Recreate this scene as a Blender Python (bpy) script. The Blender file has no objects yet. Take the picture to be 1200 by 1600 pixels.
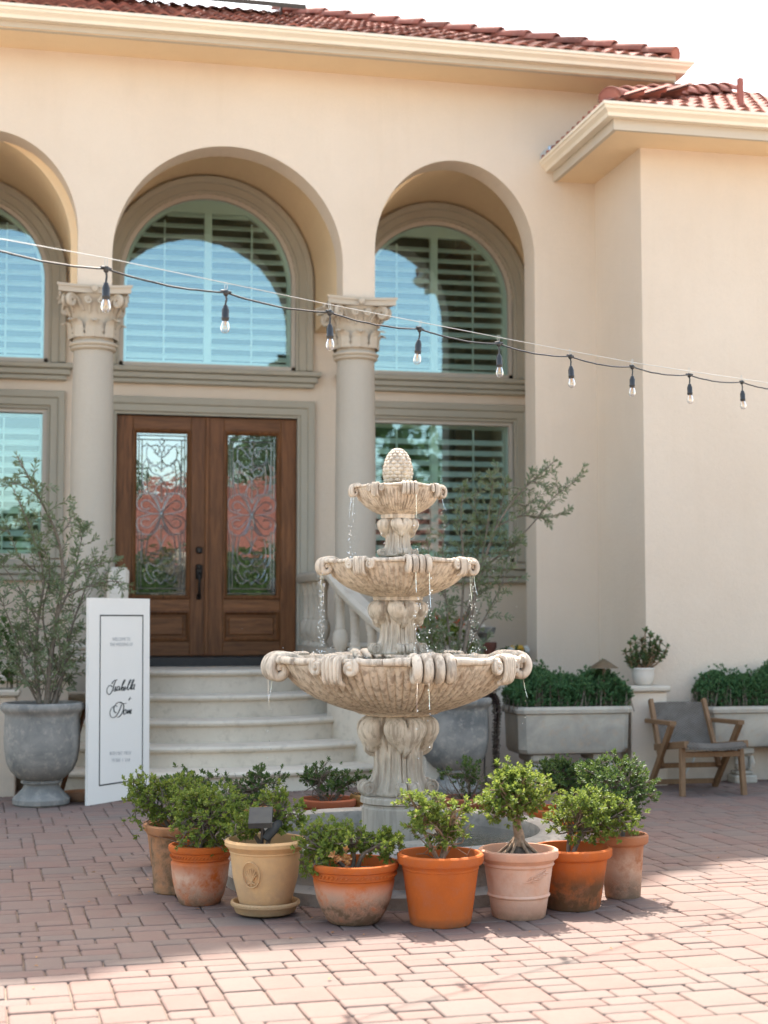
import bpy, math, random
import numpy as np
from mathutils import Vector, Matrix
random.seed(7)
RNG = np.random.default_rng(11)
R = math.radians
sc = bpy.context.scene
COL = sc.collection

# ------------------------------------------------------------------ camera, sky, sun, exposure
cam = bpy.data.cameras.new("camera")
camo = bpy.data.objects.new("camera", cam)
COL.objects.link(camo)
sc.camera = camo
cam.sensor_fit = 'VERTICAL'
cam.sensor_height = 36.0
cam.lens = 2350 / 1600 * 36.0
cam.clip_end = 3000
camo.location = (0, 0, 1.18)
camo.rotation_euler = (R(90) + math.atan(165 / 2350), 0, R(-12.4))
cam.dof.use_dof = True
cam.dof.focus_distance = 6.55
cam.dof.aperture_fstop = 2.6

SUN_S, SUN_K = 0.08, 0.58            # shadow of a point at height z: (x - S z, y - K z)
SUN_EL = math.atan(1 / math.hypot(SUN_S, SUN_K))
SUN_AZ = math.atan2(SUN_S, SUN_K)    # clockwise from +y
world = bpy.data.worlds.new("World")
sc.world = world
world.use_nodes = True
wn = world.node_tree
bg = wn.nodes["Background"]
sky = wn.nodes.new("ShaderNodeTexSky")
sky.sky_type = 'NISHITA'
sky.sun_disc = False
sky.sun_elevation = SUN_EL
sky.sun_rotation = SUN_AZ
sky.air_density = 1.0
sky.dust_density = 2.6
sky.ozone_density = 1.0
bg.inputs[1].default_value = 0.15
wb = wn.nodes.new("ShaderNodeMix"); wb.data_type = 'RGBA'; wb.blend_type = 'MULTIPLY'
wb.inputs[0].default_value = 1.0
wb.inputs[7].default_value = (1.0, 0.93, 0.78, 1)      # daylight balance of the photograph
wn.links.new(sky.outputs[0], wb.inputs[6])
wn.links.new(wb.outputs[2], bg.inputs[0])
sun = bpy.data.lights.new("sun", 'SUN')
sun.energy = 2.75
sun.angle = R(0.4)
sun.color = (1.0, 0.93, 0.86)
suno = bpy.data.objects.new("sun", sun)
COL.objects.link(suno)
suno.rotation_euler = Vector((SUN_S, SUN_K, 1)).to_track_quat('Z', 'Y').to_euler()
suno.location = (0, 0, 30)
vs = sc.view_settings
vs.view_transform = 'Standard'
vs.look = 'None'
vs.exposure = 2.40
vs.gamma = 1.0
vs.use_curve_mapping = False
sc.cycles.use_denoising = True
sc.cycles.max_bounces = 10
sc.cycles.transparent_max_bounces = 16
sc.cycles.caustics_reflective = False
sc.cycles.caustics_refractive = False
sc.cycles.sample_clamp_indirect = 6.0

# ------------------------------------------------------------------ mesh helpers
class MB:
    def __init__(s):
        s.v, s.f = [], []
    def add(s, vs, fs):
        b = len(s.v)
        s.v += [tuple(float(c) for c in p) for p in vs]
        s.f += [tuple(i + b for i in f) for f in fs]
        return s
    def box(s, x0, y0, z0, x1, y1, z1):
        return s.add([(x0,y0,z0),(x1,y0,z0),(x1,y1,z0),(x0,y1,z0),(x0,y0,z1),(x1,y0,z1),(x1,y1,z1),(x0,y1,z1)],
                     [(0,3,2,1),(4,5,6,7),(0,1,5,4),(1,2,6,5),(2,3,7,6),(3,0,4,7)])
    def bbox(s, x0, y0, z0, x1, y1, z1, b=.006):
        """box with chamfered edges"""
        def ring(z, i):
            return [(x0+i,y0+b+0*i,z),(x0+b,y0+i,z),(x1-b,y0+i,z),(x1-i,y0+b,z),(x1-i,y1-b,z),(x1-b,y1-i,z),(x0+b,y1-i,z),(x0+i,y1-b,z)]
        def inner(z):
            return [(x0+b,y0+b+.3*b,z),(x0+1.3*b,y0+b,z),(x1-1.3*b,y0+b,z),(x1-b,y0+1.3*b,z),(x1-b,y1-1.3*b,z),(x1-1.3*b,y1-b,z),(x0+1.3*b,y1-b,z),(x0+b,y1-1.3*b,z)]
        rs = [inner(z0), ring(z0+b,0), ring(z1-b,0), inner(z1)]
        v = [p for r in rs for p in r]
        f = []
        for k in range(3):
            for i in range(8):
                j = (i+1) % 8
                f.append((k*8+i, k*8+j, k*8+8+j, k*8+8+i))
        f.append(tuple(range(7,-1,-1))); f.append(tuple(24+i for i in range(8)))
        return s.add(v, f)
    def bar(s, p, q, w, h, up=(0,0,1), taper=1.0):
        """rectangular bar from p to q, w sideways, h along up"""
        p, q = Vector(p), Vector(q)
        d = (q-p).normalized(); u = Vector(up)
        sd = d.cross(u)
        if sd.length < 1e-5: sd = d.cross(Vector((1,0,0)))
        sd.normalize(); u = sd.cross(d).normalized()
        v = []
        for c, k in ((p,1.0),(q,taper)):
            a, b = sd*(w/2*k), u*(h/2*k)
            e = .18
            for (i,j) in ((-1,-1+e),(-1+e,-1),(1-e,-1),(1,-1+e),(1,1-e),(1-e,1),(-1+e,1),(-1,1-e)):
                v.append(c + a*i + b*j)
        f = [(i,(i+1)%8,8+(i+1)%8,8+i) for i in range(8)]
        f += [tuple(range(7,-1,-1)), tuple(range(8,16))]
        return s.add(v, f)
    def tube(s, pts, r, n=8, caps=True, flat=None):
        pts = [Vector(p) for p in pts]
        m = len(pts)
        rs = r if isinstance(r, (list, tuple)) else [r]*m
        up = None; v = []
        for i in range(m):
            t = (pts[min(i+1,m-1)] - pts[max(i-1,0)])
            if t.length < 1e-9: t = Vector((0,0,1))
            t.normalize()
            if up is None:
                a = Vector((0,0,1)) if abs(t.z) < .9 else Vector((1,0,0))
                up = (a - t*a.dot(t)).normalized()
            else:
                up = up - t*up.dot(t)
                up = up.normalized() if up.length > 1e-6 else Vector((1,0,0))
            sd = t.cross(up)
            for k in range(n):
                an = 2*math.pi*k/n
                v.append(pts[i] + (sd*math.cos(an) + up*math.sin(an))*rs[i])
        f = []
        for i in range(m-1):
            for k in range(n):
                k2 = (k+1) % n
                f.append((i*n+k, i*n+k2, (i+1)*n+k2, (i+1)*n+k))
        if caps:
            f.append(tuple(range(n-1,-1,-1))); f.append(tuple((m-1)*n+k for k in range(n)))
        return s.add(v, f)
    def lathe(s, prof, c=(0,0), n=32, rfun=None):
        """prof: list of (r, z); closed where r = 0"""
        v, f = [], []
        m = len(prof)
        for (r, z) in prof:
            for k in range(n):
                a = 2*math.pi*k/n
                rr = r if rfun is None else rfun(r, z, a)
                v.append((c[0]+rr*math.cos(a), c[1]+rr*math.sin(a), z))
        for i in range(m-1):
            for k in range(n):
                k2 = (k+1) % n
                f.append((i*n+k, i*n+k2, (i+1)*n+k2, (i+1)*n+k))
        return s.add(v, f)
    def grid(s, P, closed_u=False):
        """P array [nu, nv, 3]"""
        nu, nv = P.shape[0], P.shape[1]
        v = P.reshape(-1, 3).tolist()
        f = []
        for i in range(nu if closed_u else nu-1):
            i2 = (i+1) % nu
            for j in range(nv-1):
                f.append((i*nv+j, i2*nv+j, i2*nv+j+1, i*nv+j+1))
        return s.add(v, f)
    def prism(s, poly, y0, y1):
        """poly in (x, z), extruded along y"""
        n = len(poly)
        v = [(x,y0,z) for x,z in poly] + [(x,y1,z) for x,z in poly]
        f = [tuple(range(n)), tuple(range(2*n-1,n-1,-1))]
        f += [((i+1)%n, i, n+i, n+(i+1)%n) for i in range(n)]
        return s.add(v, f)
    def prismz(s, poly, z0, z1):
        n = len(poly)
        v = [(x,y,z0) for x,y in poly] + [(x,y,z1) for x,y in poly]
        f = [tuple(range(n-1,-1,-1)), tuple(range(n,2*n))]
        f += [(i, (i+1)%n, n+(i+1)%n, n+i) for i in range(n)]
        return s.add(v, f)
    def sweep(s, path, prof, put, closed=False):
        """path: 2-d points; prof: (offset outward, depth); put(a, b, depth) -> 3-d point. mitred"""
        n = len(path); m = len(prof)
        P = [Vector(p) for p in path]
        v = []
        for i in range(n):
            if closed or 0 < i < n-1:
                d1 = (P[i]-P[i-1]).normalized(); d2 = (P[(i+1)%n]-P[i]).normalized()
            elif i == 0:
                d1 = d2 = (P[1]-P[0]).normalized()
            else:
                d1 = d2 = (P[i]-P[i-1]).normalized()
            n1 = Vector((-d1.y, d1.x)); n2 = Vector((-d2.y, d2.x))
            mm = (n1+n2); mm.normalize(); mm /= max(.25, mm.dot(n1))
            for (o, d) in prof:
                q = P[i] + mm*o
                v.append(put(q.x, q.y, d))
        f = []
        for i in range(n if closed else n-1):
            i2 = (i+1) % n
            for j in range(m-1):
                f.append((i*m+j, i2*m+j, i2*m+j+1, i*m+j+1))
        if not closed:
            f.append(tuple(range(m))); f.append(tuple((n-1)*m + j for j in range(m-1,-1,-1)))
        return s.add(v, f)

ORG = {}
def link(o, parent=None, org=None):
    COL.objects.link(o)
    org = Vector(org if org is not None else (0,0,0))
    ORG[o.name] = org
    if parent is not None:
        o.parent = parent
        o.location = org - ORG[parent.name]
    else:
        o.location = org
    return o
def empty(name, org):
    o = bpy.data.objects.new(name, None)
    o.empty_display_size = .1
    return link(o, None, org)
def recalc(me):
    import bmesh
    bm = bmesh.new(); bm.from_mesh(me)
    bmesh.ops.recalc_face_normals(bm, faces=bm.faces)
    bm.to_mesh(me); bm.free()
def mesh_of(name, mb, mat, org, smooth=40, fix=True):
    me = bpy.data.meshes.new(name)
    V = np.array(mb.v, dtype=float) - np.array(org, dtype=float)
    me.from_pydata(V.tolist(), [], mb.f)
    if fix: recalc(me)
    if mat is not None: me.materials.append(mat)
    if smooth:
        me.polygons.foreach_set("use_smooth", [True]*len(me.polygons))
        me.set_sharp_from_angle(angle=R(smooth))
    me.update()
    return me
def obj(name, mb, mat, parent=None, org=None, smooth=40, fix=True):
    if org is None:
        a = np.array(mb.v); lo, hi = a.min(0), a.max(0)
        org = ((lo[0]+hi[0])/2, (lo[1]+hi[1])/2, lo[2])
    return link(bpy.data.objects.new(name, mesh_of(name, mb, mat, org, smooth, fix)), parent, org)
def inst(name, me, parent, org, rot=None):
    o = bpy.data.objects.new(name, me)
    link(o, parent, org)
    if rot is not None: o.rotation_euler = rot
    return o
def tag(o, label, cat, group=None, kind=None):
    if label: o["label"] = label
    if cat: o["category"] = cat
    if group: o["group"] = group
    if kind: o["kind"] = kind
    return o
def thing(name, org, label, cat, group=None):
    return tag(empty(name, org), label, cat, group)
def np_mesh(name, V, F, mat, org):
    me = bpy.data.meshes.new(name)
    V = np.asarray(V, dtype=np.float32) - np.asarray(org, dtype=np.float32)
    F = np.asarray(F, dtype=np.int32)
    k = F.shape[1]
    me.vertices.add(len(V)); me.vertices.foreach_set("co", V.ravel())
    me.loops.add(F.size); me.loops.foreach_set("vertex_index", F.ravel())
    me.polygons.add(len(F)); me.polygons.foreach_set("loop_start", np.arange(0, F.size, k, dtype=np.int32))
    me.update(calc_edges=True); me.validate()
    me.materials.append(mat)
    return me
def stuff_obj(name, me, parent, org):
    o = link(bpy.data.objects.new(name, me), parent, org)
    o["kind"] = "stuff"
    return o
def catmull(pts, n=6):
    P = [Vector(p) for p in pts]
    out = []
    for i in range(len(P)-1):
        a = P[max(i-1,0)]; b = P[i]; c = P[i+1]; d = P[min(i+2,len(P)-1)]
        for k in range(n):
            t = k/n
            out.append(.5*((2*b) + (c-a)*t + (2*a-5*b+4*c-d)*t*t + (3*b-a-3*c+d)*t*t*t))
    out.append(P[-1])
    return out

# ------------------------------------------------------------------ materials
class N:
    def __init__(s, name):
        s.m = bpy.data.materials.new(name); s.m.use_nodes = True
        s.t = s.m.node_tree
        s.b = s.t.nodes["Principled BSDF"]; s.out = s.t.nodes["Material Output"]
        s.pos = s.new("ShaderNodeNewGeometry")
    def new(s, ty, **kw):
        n = s.t.nodes.new(ty)
        for k, v in kw.items(): setattr(n, k, v)
        return n
    def put(s, sock, val):
        if hasattr(val, "is_output"): s.t.links.new(val, sock)
        else: sock.default_value = val
    def noise(s, scale, detail=5, rough=.55, dist=0, vec=None):
        n = s.new("ShaderNodeTexNoise")
        s.put(n.inputs["Vector"], vec if vec is not None else s.pos.outputs["Position"])
        n.inputs["Scale"].default_value = scale; n.inputs["Detail"].default_value = detail
        n.inputs["Roughness"].default_value = rough; n.inputs["Distortion"].default_value = dist
        return n.outputs["Fac"]
    def ramp(s, fac, a, b, c0=(0,0,0,1), c1=(1,1,1,1)):
        n = s.new("ShaderNodeMapRange"); n.clamp = True
        s.put(n.inputs["Value"], fac)
        n.inputs["From Min"].default_value = a; n.inputs["From Max"].default_value = b
        return n.outputs["Result"]
    def mix(s, fac, a, b, mode='MIX'):
        n = s.new("ShaderNodeMix", data_type='RGBA', blend_type=mode)
        s.put(n.inputs[0], fac); s.put(n.inputs[6], a); s.put(n.inputs[7], b)
        return n.outputs[2]
    def math(s, op, a, b=0.0):
        n = s.new("ShaderNodeMath", operation=op)
        s.put(n.inputs[0], a); s.put(n.inputs[1], b)
        return n.outputs[0]
    def sep(s):
        n = s.new("ShaderNodeSeparateXYZ"); s.put(n.inputs[0], s.pos.outputs["Position"])
        return n.outputs
    def objpos(s):
        n = s.new("ShaderNodeTexCoord")
        return n.outputs["Object"]
    def rnd(s):
        return s.new("ShaderNodeObjectInfo").outputs["Random"]
    def island(s):
        return s.pos.outputs["Random Per Island"]
    def vary(s, col, r, amt):
        """value variation by a random number"""
        n = s.new("ShaderNodeHueSaturation")
        s.put(n.inputs["Color"], col)
        s.put(n.inputs["Value"], s.math('ADD', s.math('MULTIPLY', r, amt), 1 - amt/2))
        return n.outputs[0]
    def bump(s, h, dist=.004, strength=.5, prev=None):
        n = s.new("ShaderNodeBump")
        n.inputs["Strength"].default_value = strength; n.inputs["Distance"].default_value = dist
        s.put(n.inputs["Height"], h)
        if prev is not None: s.put(n.inputs["Normal"], prev)
        return n.outputs[0]
    def done(s, col, rough=.8, nrm=None, spec=.3, metal=0.0):
        s.put(s.b.inputs["Base Color"], col); s.put(s.b.inputs["Roughness"], rough)
        s.b.inputs["Specular IOR Level"].default_value = spec
        s.b.inputs["Metallic"].default_value = metal
        if nrm is not None: s.put(s.b.inputs["Normal"], nrm)
        return s.m
def c4(c): return (c[0], c[1], c[2], 1)
def simple(name, a, b=None, scale=6, rough=.8, bdist=0, bscale=80, spec=.3, metal=0, obv=0, detail=5):
    n = N(name)
    b = b or a
    col = n.mix(n.ramp(n.noise(scale, detail), .35, .65), c4(a), c4(b))
    if obv: col = n.vary(col, n.rnd(), obv)
    nrm = n.bump(n.noise(bscale, 4), bdist, .6) if bdist else None
    return n.done(col, rough, nrm, spec, metal)

def m_stucco(name, a, b, stain=.0):
    n = N(name)
    col = n.mix(n.ramp(n.noise(.9, 6), .3, .7), c4(a), c4(b))
    col = n.mix(n.math('MULTIPLY', n.ramp(n.noise(4.5, 7, .65), .5, .8), .25), col, c4([x*.86 for x in a]))
    col = n.mix(n.math('MULTIPLY', n.ramp(n.noise(60, 4, .7), .45, .75), .16), col, c4([x*.80 for x in a]))
    mp = n.new("ShaderNodeMapping"); n.put(mp.inputs[0], n.pos.outputs["Position"]); mp.inputs["Scale"].default_value = (5,5,.5)
    col = n.mix(n.math('MULTIPLY', n.ramp(n.noise(1.6, 6, .65, 0, mp.outputs[0]), .52, .75), .16), col, c4([a[0]*.80, a[1]*.76, a[2]*.70]))
    z = n.sep()[2]
    foot = n.math('MULTIPLY', n.ramp(z, .32, .0), n.ramp(n.noise(6, 6, .65), .35, .65))
    col = n.mix(n.math('MULTIPLY', foot, .45), col, c4((.36,.30,.24)))
    h = n.noise(95, 6, .75)
    h2 = n.noise(22, 4)
    nr = n.bump(h2, .006, .5, n.bump(h, .006, .75))
    return n.done(col, .92, nr, .15)
STUCCO = m_stucco("cream_stucco", (.67,.565,.455), (.625,.515,.405))
SOFF = m_stucco("bounce_tinted_stucco", (.84,.65,.42), (.80,.61,.39))  # wall stucco with the orange bounced light put into its colour
TRIM = m_stucco("taupe_trim", (.42,.385,.315), (.37,.34,.275))
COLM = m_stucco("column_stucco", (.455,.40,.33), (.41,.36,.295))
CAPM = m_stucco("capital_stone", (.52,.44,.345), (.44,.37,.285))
FASC = simple("cream_gutter_paint", (.76,.67,.53), (.72,.63,.50), 2, .5, spec=.4)
FASCIA2 = simple("fascia_paint", (.52,.45,.36), (.48,.42,.34), 2, .6)
def m_limestone(name, a, b, c, sc_=3.0):
    n = N(name)
    col = n.mix(n.ramp(n.noise(sc_, 8, .62, .6), .35, .68), c4(a), c4(b))
    col = n.mix(n.math('MULTIPLY', n.ramp(n.noise(sc_*4.5, 7, .7), .52, .72), .6), col, c4(c))
    nr = n.bump(n.noise(60, 6, .7), .004, .5)
    return n.done(col, .85, nr, .2)
STEP = m_limestone("step_limestone", (.66,.575,.465), (.58,.505,.405), (.38,.32,.25))
PALE = m_limestone("pale_precast", (.52,.455,.37), (.46,.40,.325), (.34,.29,.235))
URN = m_limestone("grey_cast_stone", (.28,.26,.23), (.12,.12,.115), (.46,.40,.33), 5)
TROUGH = m_limestone("weathered_trough_stone", (.45,.40,.325), (.29,.265,.225), (.45,.32,.22), 4)
def m_fountain():
    n = N("carved_fountain_stone")
    z = n.sep()[2]
    col = n.mix(n.ramp(n.noise(5, 8, .65, .5), .34, .66), c4((.70,.59,.465)), c4((.52,.435,.34)))
    col = n.mix(n.math('MULTIPLY', n.ramp(n.noise(16, 7, .7), .5, .75), .55), col, c4((.36,.26,.175)))
    col = n.mix(n.math('MULTIPLY', n.ramp(n.noise(9, 6, .6, 1.0), .58, .70), .45), col, c4((.78,.68,.56)))
    mp = n.new("ShaderNodeMapping"); n.put(mp.inputs[0], n.pos.outputs["Position"]); mp.inputs["Scale"].default_value = (26,26,2.4)
    col = n.mix(n.math('MULTIPLY', n.ramp(n.noise(1.5, 6, .65, 0, mp.outputs[0]), .47, .60), .60), col, c4((.20,.15,.11)))
    low = n.ramp(z, .75, .25)        # greyer and darker towards the base
    col = n.mix(n.math('MULTIPLY', low, .72), col, c4((.36,.315,.25)))
    nr = n.bump(n.noise(90, 6, .7), .003, .55, n.bump(n.noise(22, 4), .006, .35))
    return n.done(col, .78, nr, .3)
FST = m_fountain()
POOL = m_limestone("pool_concrete", (.40,.36,.31), (.26,.24,.21), (.16,.145,.125), 5)
def m_paver():
    n = N("tumbled_paver")
    r = n.rnd()
    cr = n.new("ShaderNodeValToRGB")
    n.put(cr.inputs[0], r)
    cols = [(.00,(0.177,0.109,0.089)),(.22,(0.161,0.103,0.086)),(.40,(0.187,0.115,0.093)),(.58,(0.159,0.114,0.097)),(.72,(0.180,0.119,0.100)),(.86,(0.145,0.113,0.097)),(1.0,(0.170,0.107,0.087))]
    e = cr.color_ramp.elements
    while len(e) < len(cols): e.new(.5)
    for el, (p, c) in zip(e, cols): el.position = p; el.color = c4(c)
    col = n.mix(n.math('MULTIPLY', n.ramp(n.noise(7, 7, .65), .35, .7), .5), cr.outputs[0], c4((.165,.132,.11)))
    col = n.mix(n.math('MULTIPLY', n.ramp(n.noise(45, 5, .7), .5, .8), .35), col, c4((.10,.078,.064)))
    col = n.mix(n.math('MULTIPLY', n.ramp(n.noise(1.1, 5), .45, .75), .25), col, c4((.155,.125,.10)))
    nr = n.bump(n.noise(70, 5, .7), .003, .5, n.bump(n.noise(14, 3), .004, .3))
    return n.done(col, .82, nr, .25), cols
PAVER, PCOLS = m_paver()
def m_paver_stuff():
    n = N("tumbled_paver_far")
    cr = n.new("ShaderNodeValToRGB")
    n.put(cr.inputs[0], n.island())
    e = cr.color_ramp.elements
    while len(e) < len(PCOLS): e.new(.5)
    for el, (p, c) in zip(e, PCOLS): el.position = p; el.color = c4(c)
    col = n.mix(n.math('MULTIPLY', n.ramp(n.noise(7, 7, .65), .35, .7), .5), cr.outputs[0], c4((.165,.132,.11)))
    col = n.mix(n.math('MULTIPLY', n.ramp(n.noise(1.1, 5), .45, .75), .25), col, c4((.155,.125,.10)))
    nr = n.bump(n.noise(70, 5, .7), .003, .5)
    return n.done(col, .82, nr, .25)
PAVER2 = m_paver_stuff()
JOINT = simple("joint_sand", (.235,.18,.14), (.18,.14,.11), 30, .95, .003, 150)
GROUND = simple("bright_far_ground", (.42,.36,.30), (.38,.33,.275), 5, .9, .003, 60)  # out-of-frame ground, lightened to bounce more sun onto the shaded house
def m_tile():
    n = N("clay_roof_tile")
    col = n.mix(n.ramp(n.noise(5, 6), .35, .65), c4((.30,.112,.080)), c4((.205,.080,.062)))
    col = n.mix(n.math('MULTIPLY', n.ramp(n.noise(11, 6, .7), .55, .72), .6), col, c4((.44,.29,.225)))
    col = n.vary(col, n.rnd(), .6)
    nr = n.bump(n.noise(80, 4), .002, .4)
    return n.done(col, .8, nr, .12)
TILE = m_tile()
def m_wood(name, a, b, scale=4, stretch=(14,14,1.2), rough=.45, spec=.25):
    n = N(name)
    mp = n.new("ShaderNodeMapping"); n.put(mp.inputs[0], n.pos.outputs["Position"])
    mp.inputs["Scale"].default_value = stretch
    f = n.noise(scale, 8, .65, .8, mp.outputs[0])
    col = n.mix(n.ramp(f, .32, .68), c4(a), c4(b))
    col = n.vary(col, n.rnd(), .25)
    return n.done(col, rough, n.bump(f, .002, .4), spec)
DOORW = m_wood("stained_door_wood", (.215,.088,.033), (.090,.036,.014), 3)
DOORH = m_wood("stained_rail_wood", (.235,.098,.038), (.10,.042,.017), 3, (1.2,14,14))
TEAK = m_wood("weathered_teak", (.25,.145,.075), (.15,.082,.042), 5, (20,20,4), .6)
DARKMETAL = simple("oil_rubbed_bronze", (.018,.016,.015), None, 10, .35, spec=.6, metal=.6)
BLACK = simple("black_plastic", (.012,.012,.013), (.02,.02,.02), 20, .4, spec=.5)
SOLAR = simple("dark_grey_plastic", (.045,.045,.045), (.06,.06,.055), 20, .75, spec=.2)
BRONZE = simple("aged_bronze", (.16,.12,.075), (.11,.085,.055), 12, .5, metal=.5)
PVC = simple("white_pvc", (.55,.55,.52), (.45,.45,.42), 12, .4)
TUBEG = simple("grey_tubing", (.12,.12,.11), None, 6, .6)
SOIL = simple("potting_soil", (.075,.05,.035), (.14,.105,.075), 60, .95, .01, 90)
BARK = simple("grey_bark", (.19,.155,.12), (.12,.095,.07), 60, .9, .003, 120)
BARKB = simple("bonsai_bark", (.30,.20,.125), (.17,.11,.07), 60, .9, .003, 150)
LEAD = simple("bevelled_cames", (.36,.40,.42), (.25,.28,.30), 30, .2, spec=.8, metal=.75)
FRAMEW = simple("window_vinyl", (.50,.45,.385), None, 5, .5)
SHUT = simple("white_shutter", (.86,.87,.84), None, 5, .5)
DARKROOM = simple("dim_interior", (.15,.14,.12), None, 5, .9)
SIGNW = simple("sign_board", (.80,.755,.69), (.78,.735,.67), 3, .6)
SIGNK = simple("sign_ink", (.030,.036,.034), None, 3, .6)
SIGNG = simple("sign_grey_ink", (.42,.43,.43), None, 3, .6)
WHITEPOT = simple("white_ceramic", (.62,.57,.50), (.55,.50,.43), 9, .45, spec=.5)
TRANSP = simple("blue_flashing", (.42,.50,.58), (.5,.56,.62), 9, .3, spec=.6, metal=.4)
REDPIPE = simple("painted_vent", (.30,.10,.075), None, 9, .6)
PANELM = simple("solar_glass", (.012,.014,.02), None, 4, .15, spec=.6)
def m_pot(name, base, pale, dark, pz=(.0,.2), pamt=.8, dz=(.02,.14), damt=.8, seed=0.0, top=None):
    n = N(name)
    mp = n.new("ShaderNodeMapping"); n.put(mp.inputs[0], n.pos.outputs["Position"])
    mp.inputs["Location"].default_value = (seed, seed*1.7, 0)
    p = mp.outputs[0]
    z = n.sep()[2]
    col = n.mix(n.ramp(n.noise(9, 6, .6, 0, p), .35, .65), c4(base), c4([x*.82 for x in base]))
    col = n.mix(n.math('MULTIPLY', n.ramp(n.noise(55, 5, .7, 0, p), .55, .8), .25), col, c4([x*.6 for x in base]))
    # mineral bloom
    pm = n.math('MULTIPLY', n.ramp(n.noise(7, 8, .68, .15, p), .36, .54), n.ramp(z, pz[1], pz[1]-.06))
    col = n.mix(n.math('MULTIPLY', pm, pamt), col, c4(pale))
    # damp and algae stains
    band = n.math('MULTIPLY', n.ramp(z, dz[1], dz[1]-.07), n.ramp(n.noise(7, 8, .72, .2, p), .40, .55))
    col = n.mix(n.math('MULTIPLY', band, damt), col, c4(dark))
    col = n.mix(n.math('MULTIPLY', n.ramp(n.noise(18, 8, .75, 0, p), .48, .78), .30), col, c4([x*.6+.13 for x in base]))
    foot = n.math('MULTIPLY', n.ramp(z, .035, .0), n.ramp(n.noise(25, 5, .6, 0, p), .3, .6))
    col = n.mix(n.math('MULTIPLY', foot, .6), col, c4((.12,.10,.06)))
    nr = n.bump(n.noise(110, 5, .7), .002, .5, n.bump(n.noise(20, 4), .003, .3))
    return n.done(col, .82, nr, .22)
def m_leaf(name, cols, trans=.3, rough=.38, spec=.4, tcol=None):
    n = N(name)
    cr = n.new("ShaderNodeValToRGB"); n.put(cr.inputs[0], n.island())
    e = cr.color_ramp.elements
    while len(e) < len(cols): e.new(.5)
    for i, (el, c) in enumerate(zip(e, cols)):
        el.position = i/(len(cols)-1); el.color = c4(c)
    n.done(cr.outputs[0], rough, None, spec)
    tr = n.new("ShaderNodeBsdfTranslucent")
    n.put(tr.inputs[0], n.mix(.5, cr.outputs[0], c4(tcol or (.16,.22,.03)), 'MIX'))
    ms = n.new("ShaderNodeMixShader"); ms.inputs[0].default_value = trans
    n.t.links.new(n.b.outputs[0], ms.inputs[1]); n.t.links.new(tr.outputs[0], ms.inputs[2])
    n.t.links.new(ms.outputs[0], n.out.inputs[0])
    return n.m
LEAF_S = m_leaf("shrub_leaf", [(.09,.14,.026),(.13,.195,.036),(.20,.265,.05),(.11,.17,.032),(.31,.35,.07)], .42, .5, .3, (.26,.30,.05))
LEAF_D = m_leaf("dark_shrub_leaf", [(.045,.085,.028),(.065,.115,.034),(.085,.14,.04),(.05,.095,.03)], .3, .5, .3)
LEAF_O = m_leaf("olive_leaf", [(.14,.185,.09),(.18,.22,.125),(.12,.165,.085),(.25,.28,.18),(.155,.20,.095)], .35, .5, .3)
LEAF_B = m_leaf("boxwood_leaf", [(.055,.135,.06),(.075,.17,.068),(.10,.19,.072),(.065,.15,.062)], .22, .5, .3)
LEAF_DRY = m_leaf("dry_leaf", [(.35,.15,.06),(.42,.22,.09),(.28,.11,.05)], .2, .6, .2)
LEAF_JADE = m_leaf("succulent_leaf", [(.06,.115,.045),(.085,.14,.055),(.10,.155,.06),(.17,.09,.055)], .12, .35, .5)
LEAF_P = m_leaf("purple_leaf", [(.05,.022,.028),(.075,.032,.04),(.035,.018,.022),(.10,.05,.05)], .2, .5, .3)
LEAF_T = m_leaf("tall_tree_leaf", [(.04,.07,.025),(.06,.10,.03),(.05,.085,.03)], .15, .5, .3)
PETAL = m_leaf("red_petal", [(.45,.07,.03),(.55,.12,.03),(.4,.05,.04)], .3, .5, .3, (.5,.1,.03))
PETALW = m_leaf("white_petal", [(.6,.6,.58),(.7,.7,.66)], .3, .5, .3, (.6,.6,.5))
PETALY = m_leaf("yellow_petal", [(.6,.36,.05),(.65,.42,.08)], .3, .5, .3, (.6,.4,.05))
def m_glass(name, tint, refl, rough=.0, gcol=(.70,.89,1), wav=0, wsc=3.0):
    n = N(name)
    tr = n.new("ShaderNodeBsdfTransparent"); tr.inputs[0].default_value = c4(tint)
    gl = n.new("ShaderNodeBsdfGlossy"); gl.inputs["Roughness"].default_value = rough
    gl.inputs[0].default_value = c4(gcol)
    if wav: n.put(gl.inputs['Normal'], n.bump(n.noise(wsc, 3, .5), wav, .6))
    ms = n.new("ShaderNodeMixShader")
    lw = n.new("ShaderNodeLayerWeight"); lw.inputs[0].default_value = .25
    n.put(ms.inputs[0], n.math('ADD', n.math('MULTIPLY', lw.outputs["Fresnel"], .6), refl))
    n.t.links.new(tr.outputs[0], ms.inputs[1]); n.t.links.new(gl.outputs[0], ms.inputs[2])
    n.t.links.new(ms.outputs[0], n.out.inputs[0])
    return n.m
GLASS = m_glass("window_glass", (.86,.95,.915), .12, .012, (.70,.90,1), .0018, 2.6)
DGLASS = m_glass("door_glass", (.35,.40,.40), .32, .018, (.86,.95,1), .0016, 10)
BULBG = m_glass("bulb_glass", (.93,.93,.92), .10, .03, (1,1,1))
WATERD = m_glass("falling_water", (.94,.96,.96), .25, .05, (1,1,1))
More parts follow.
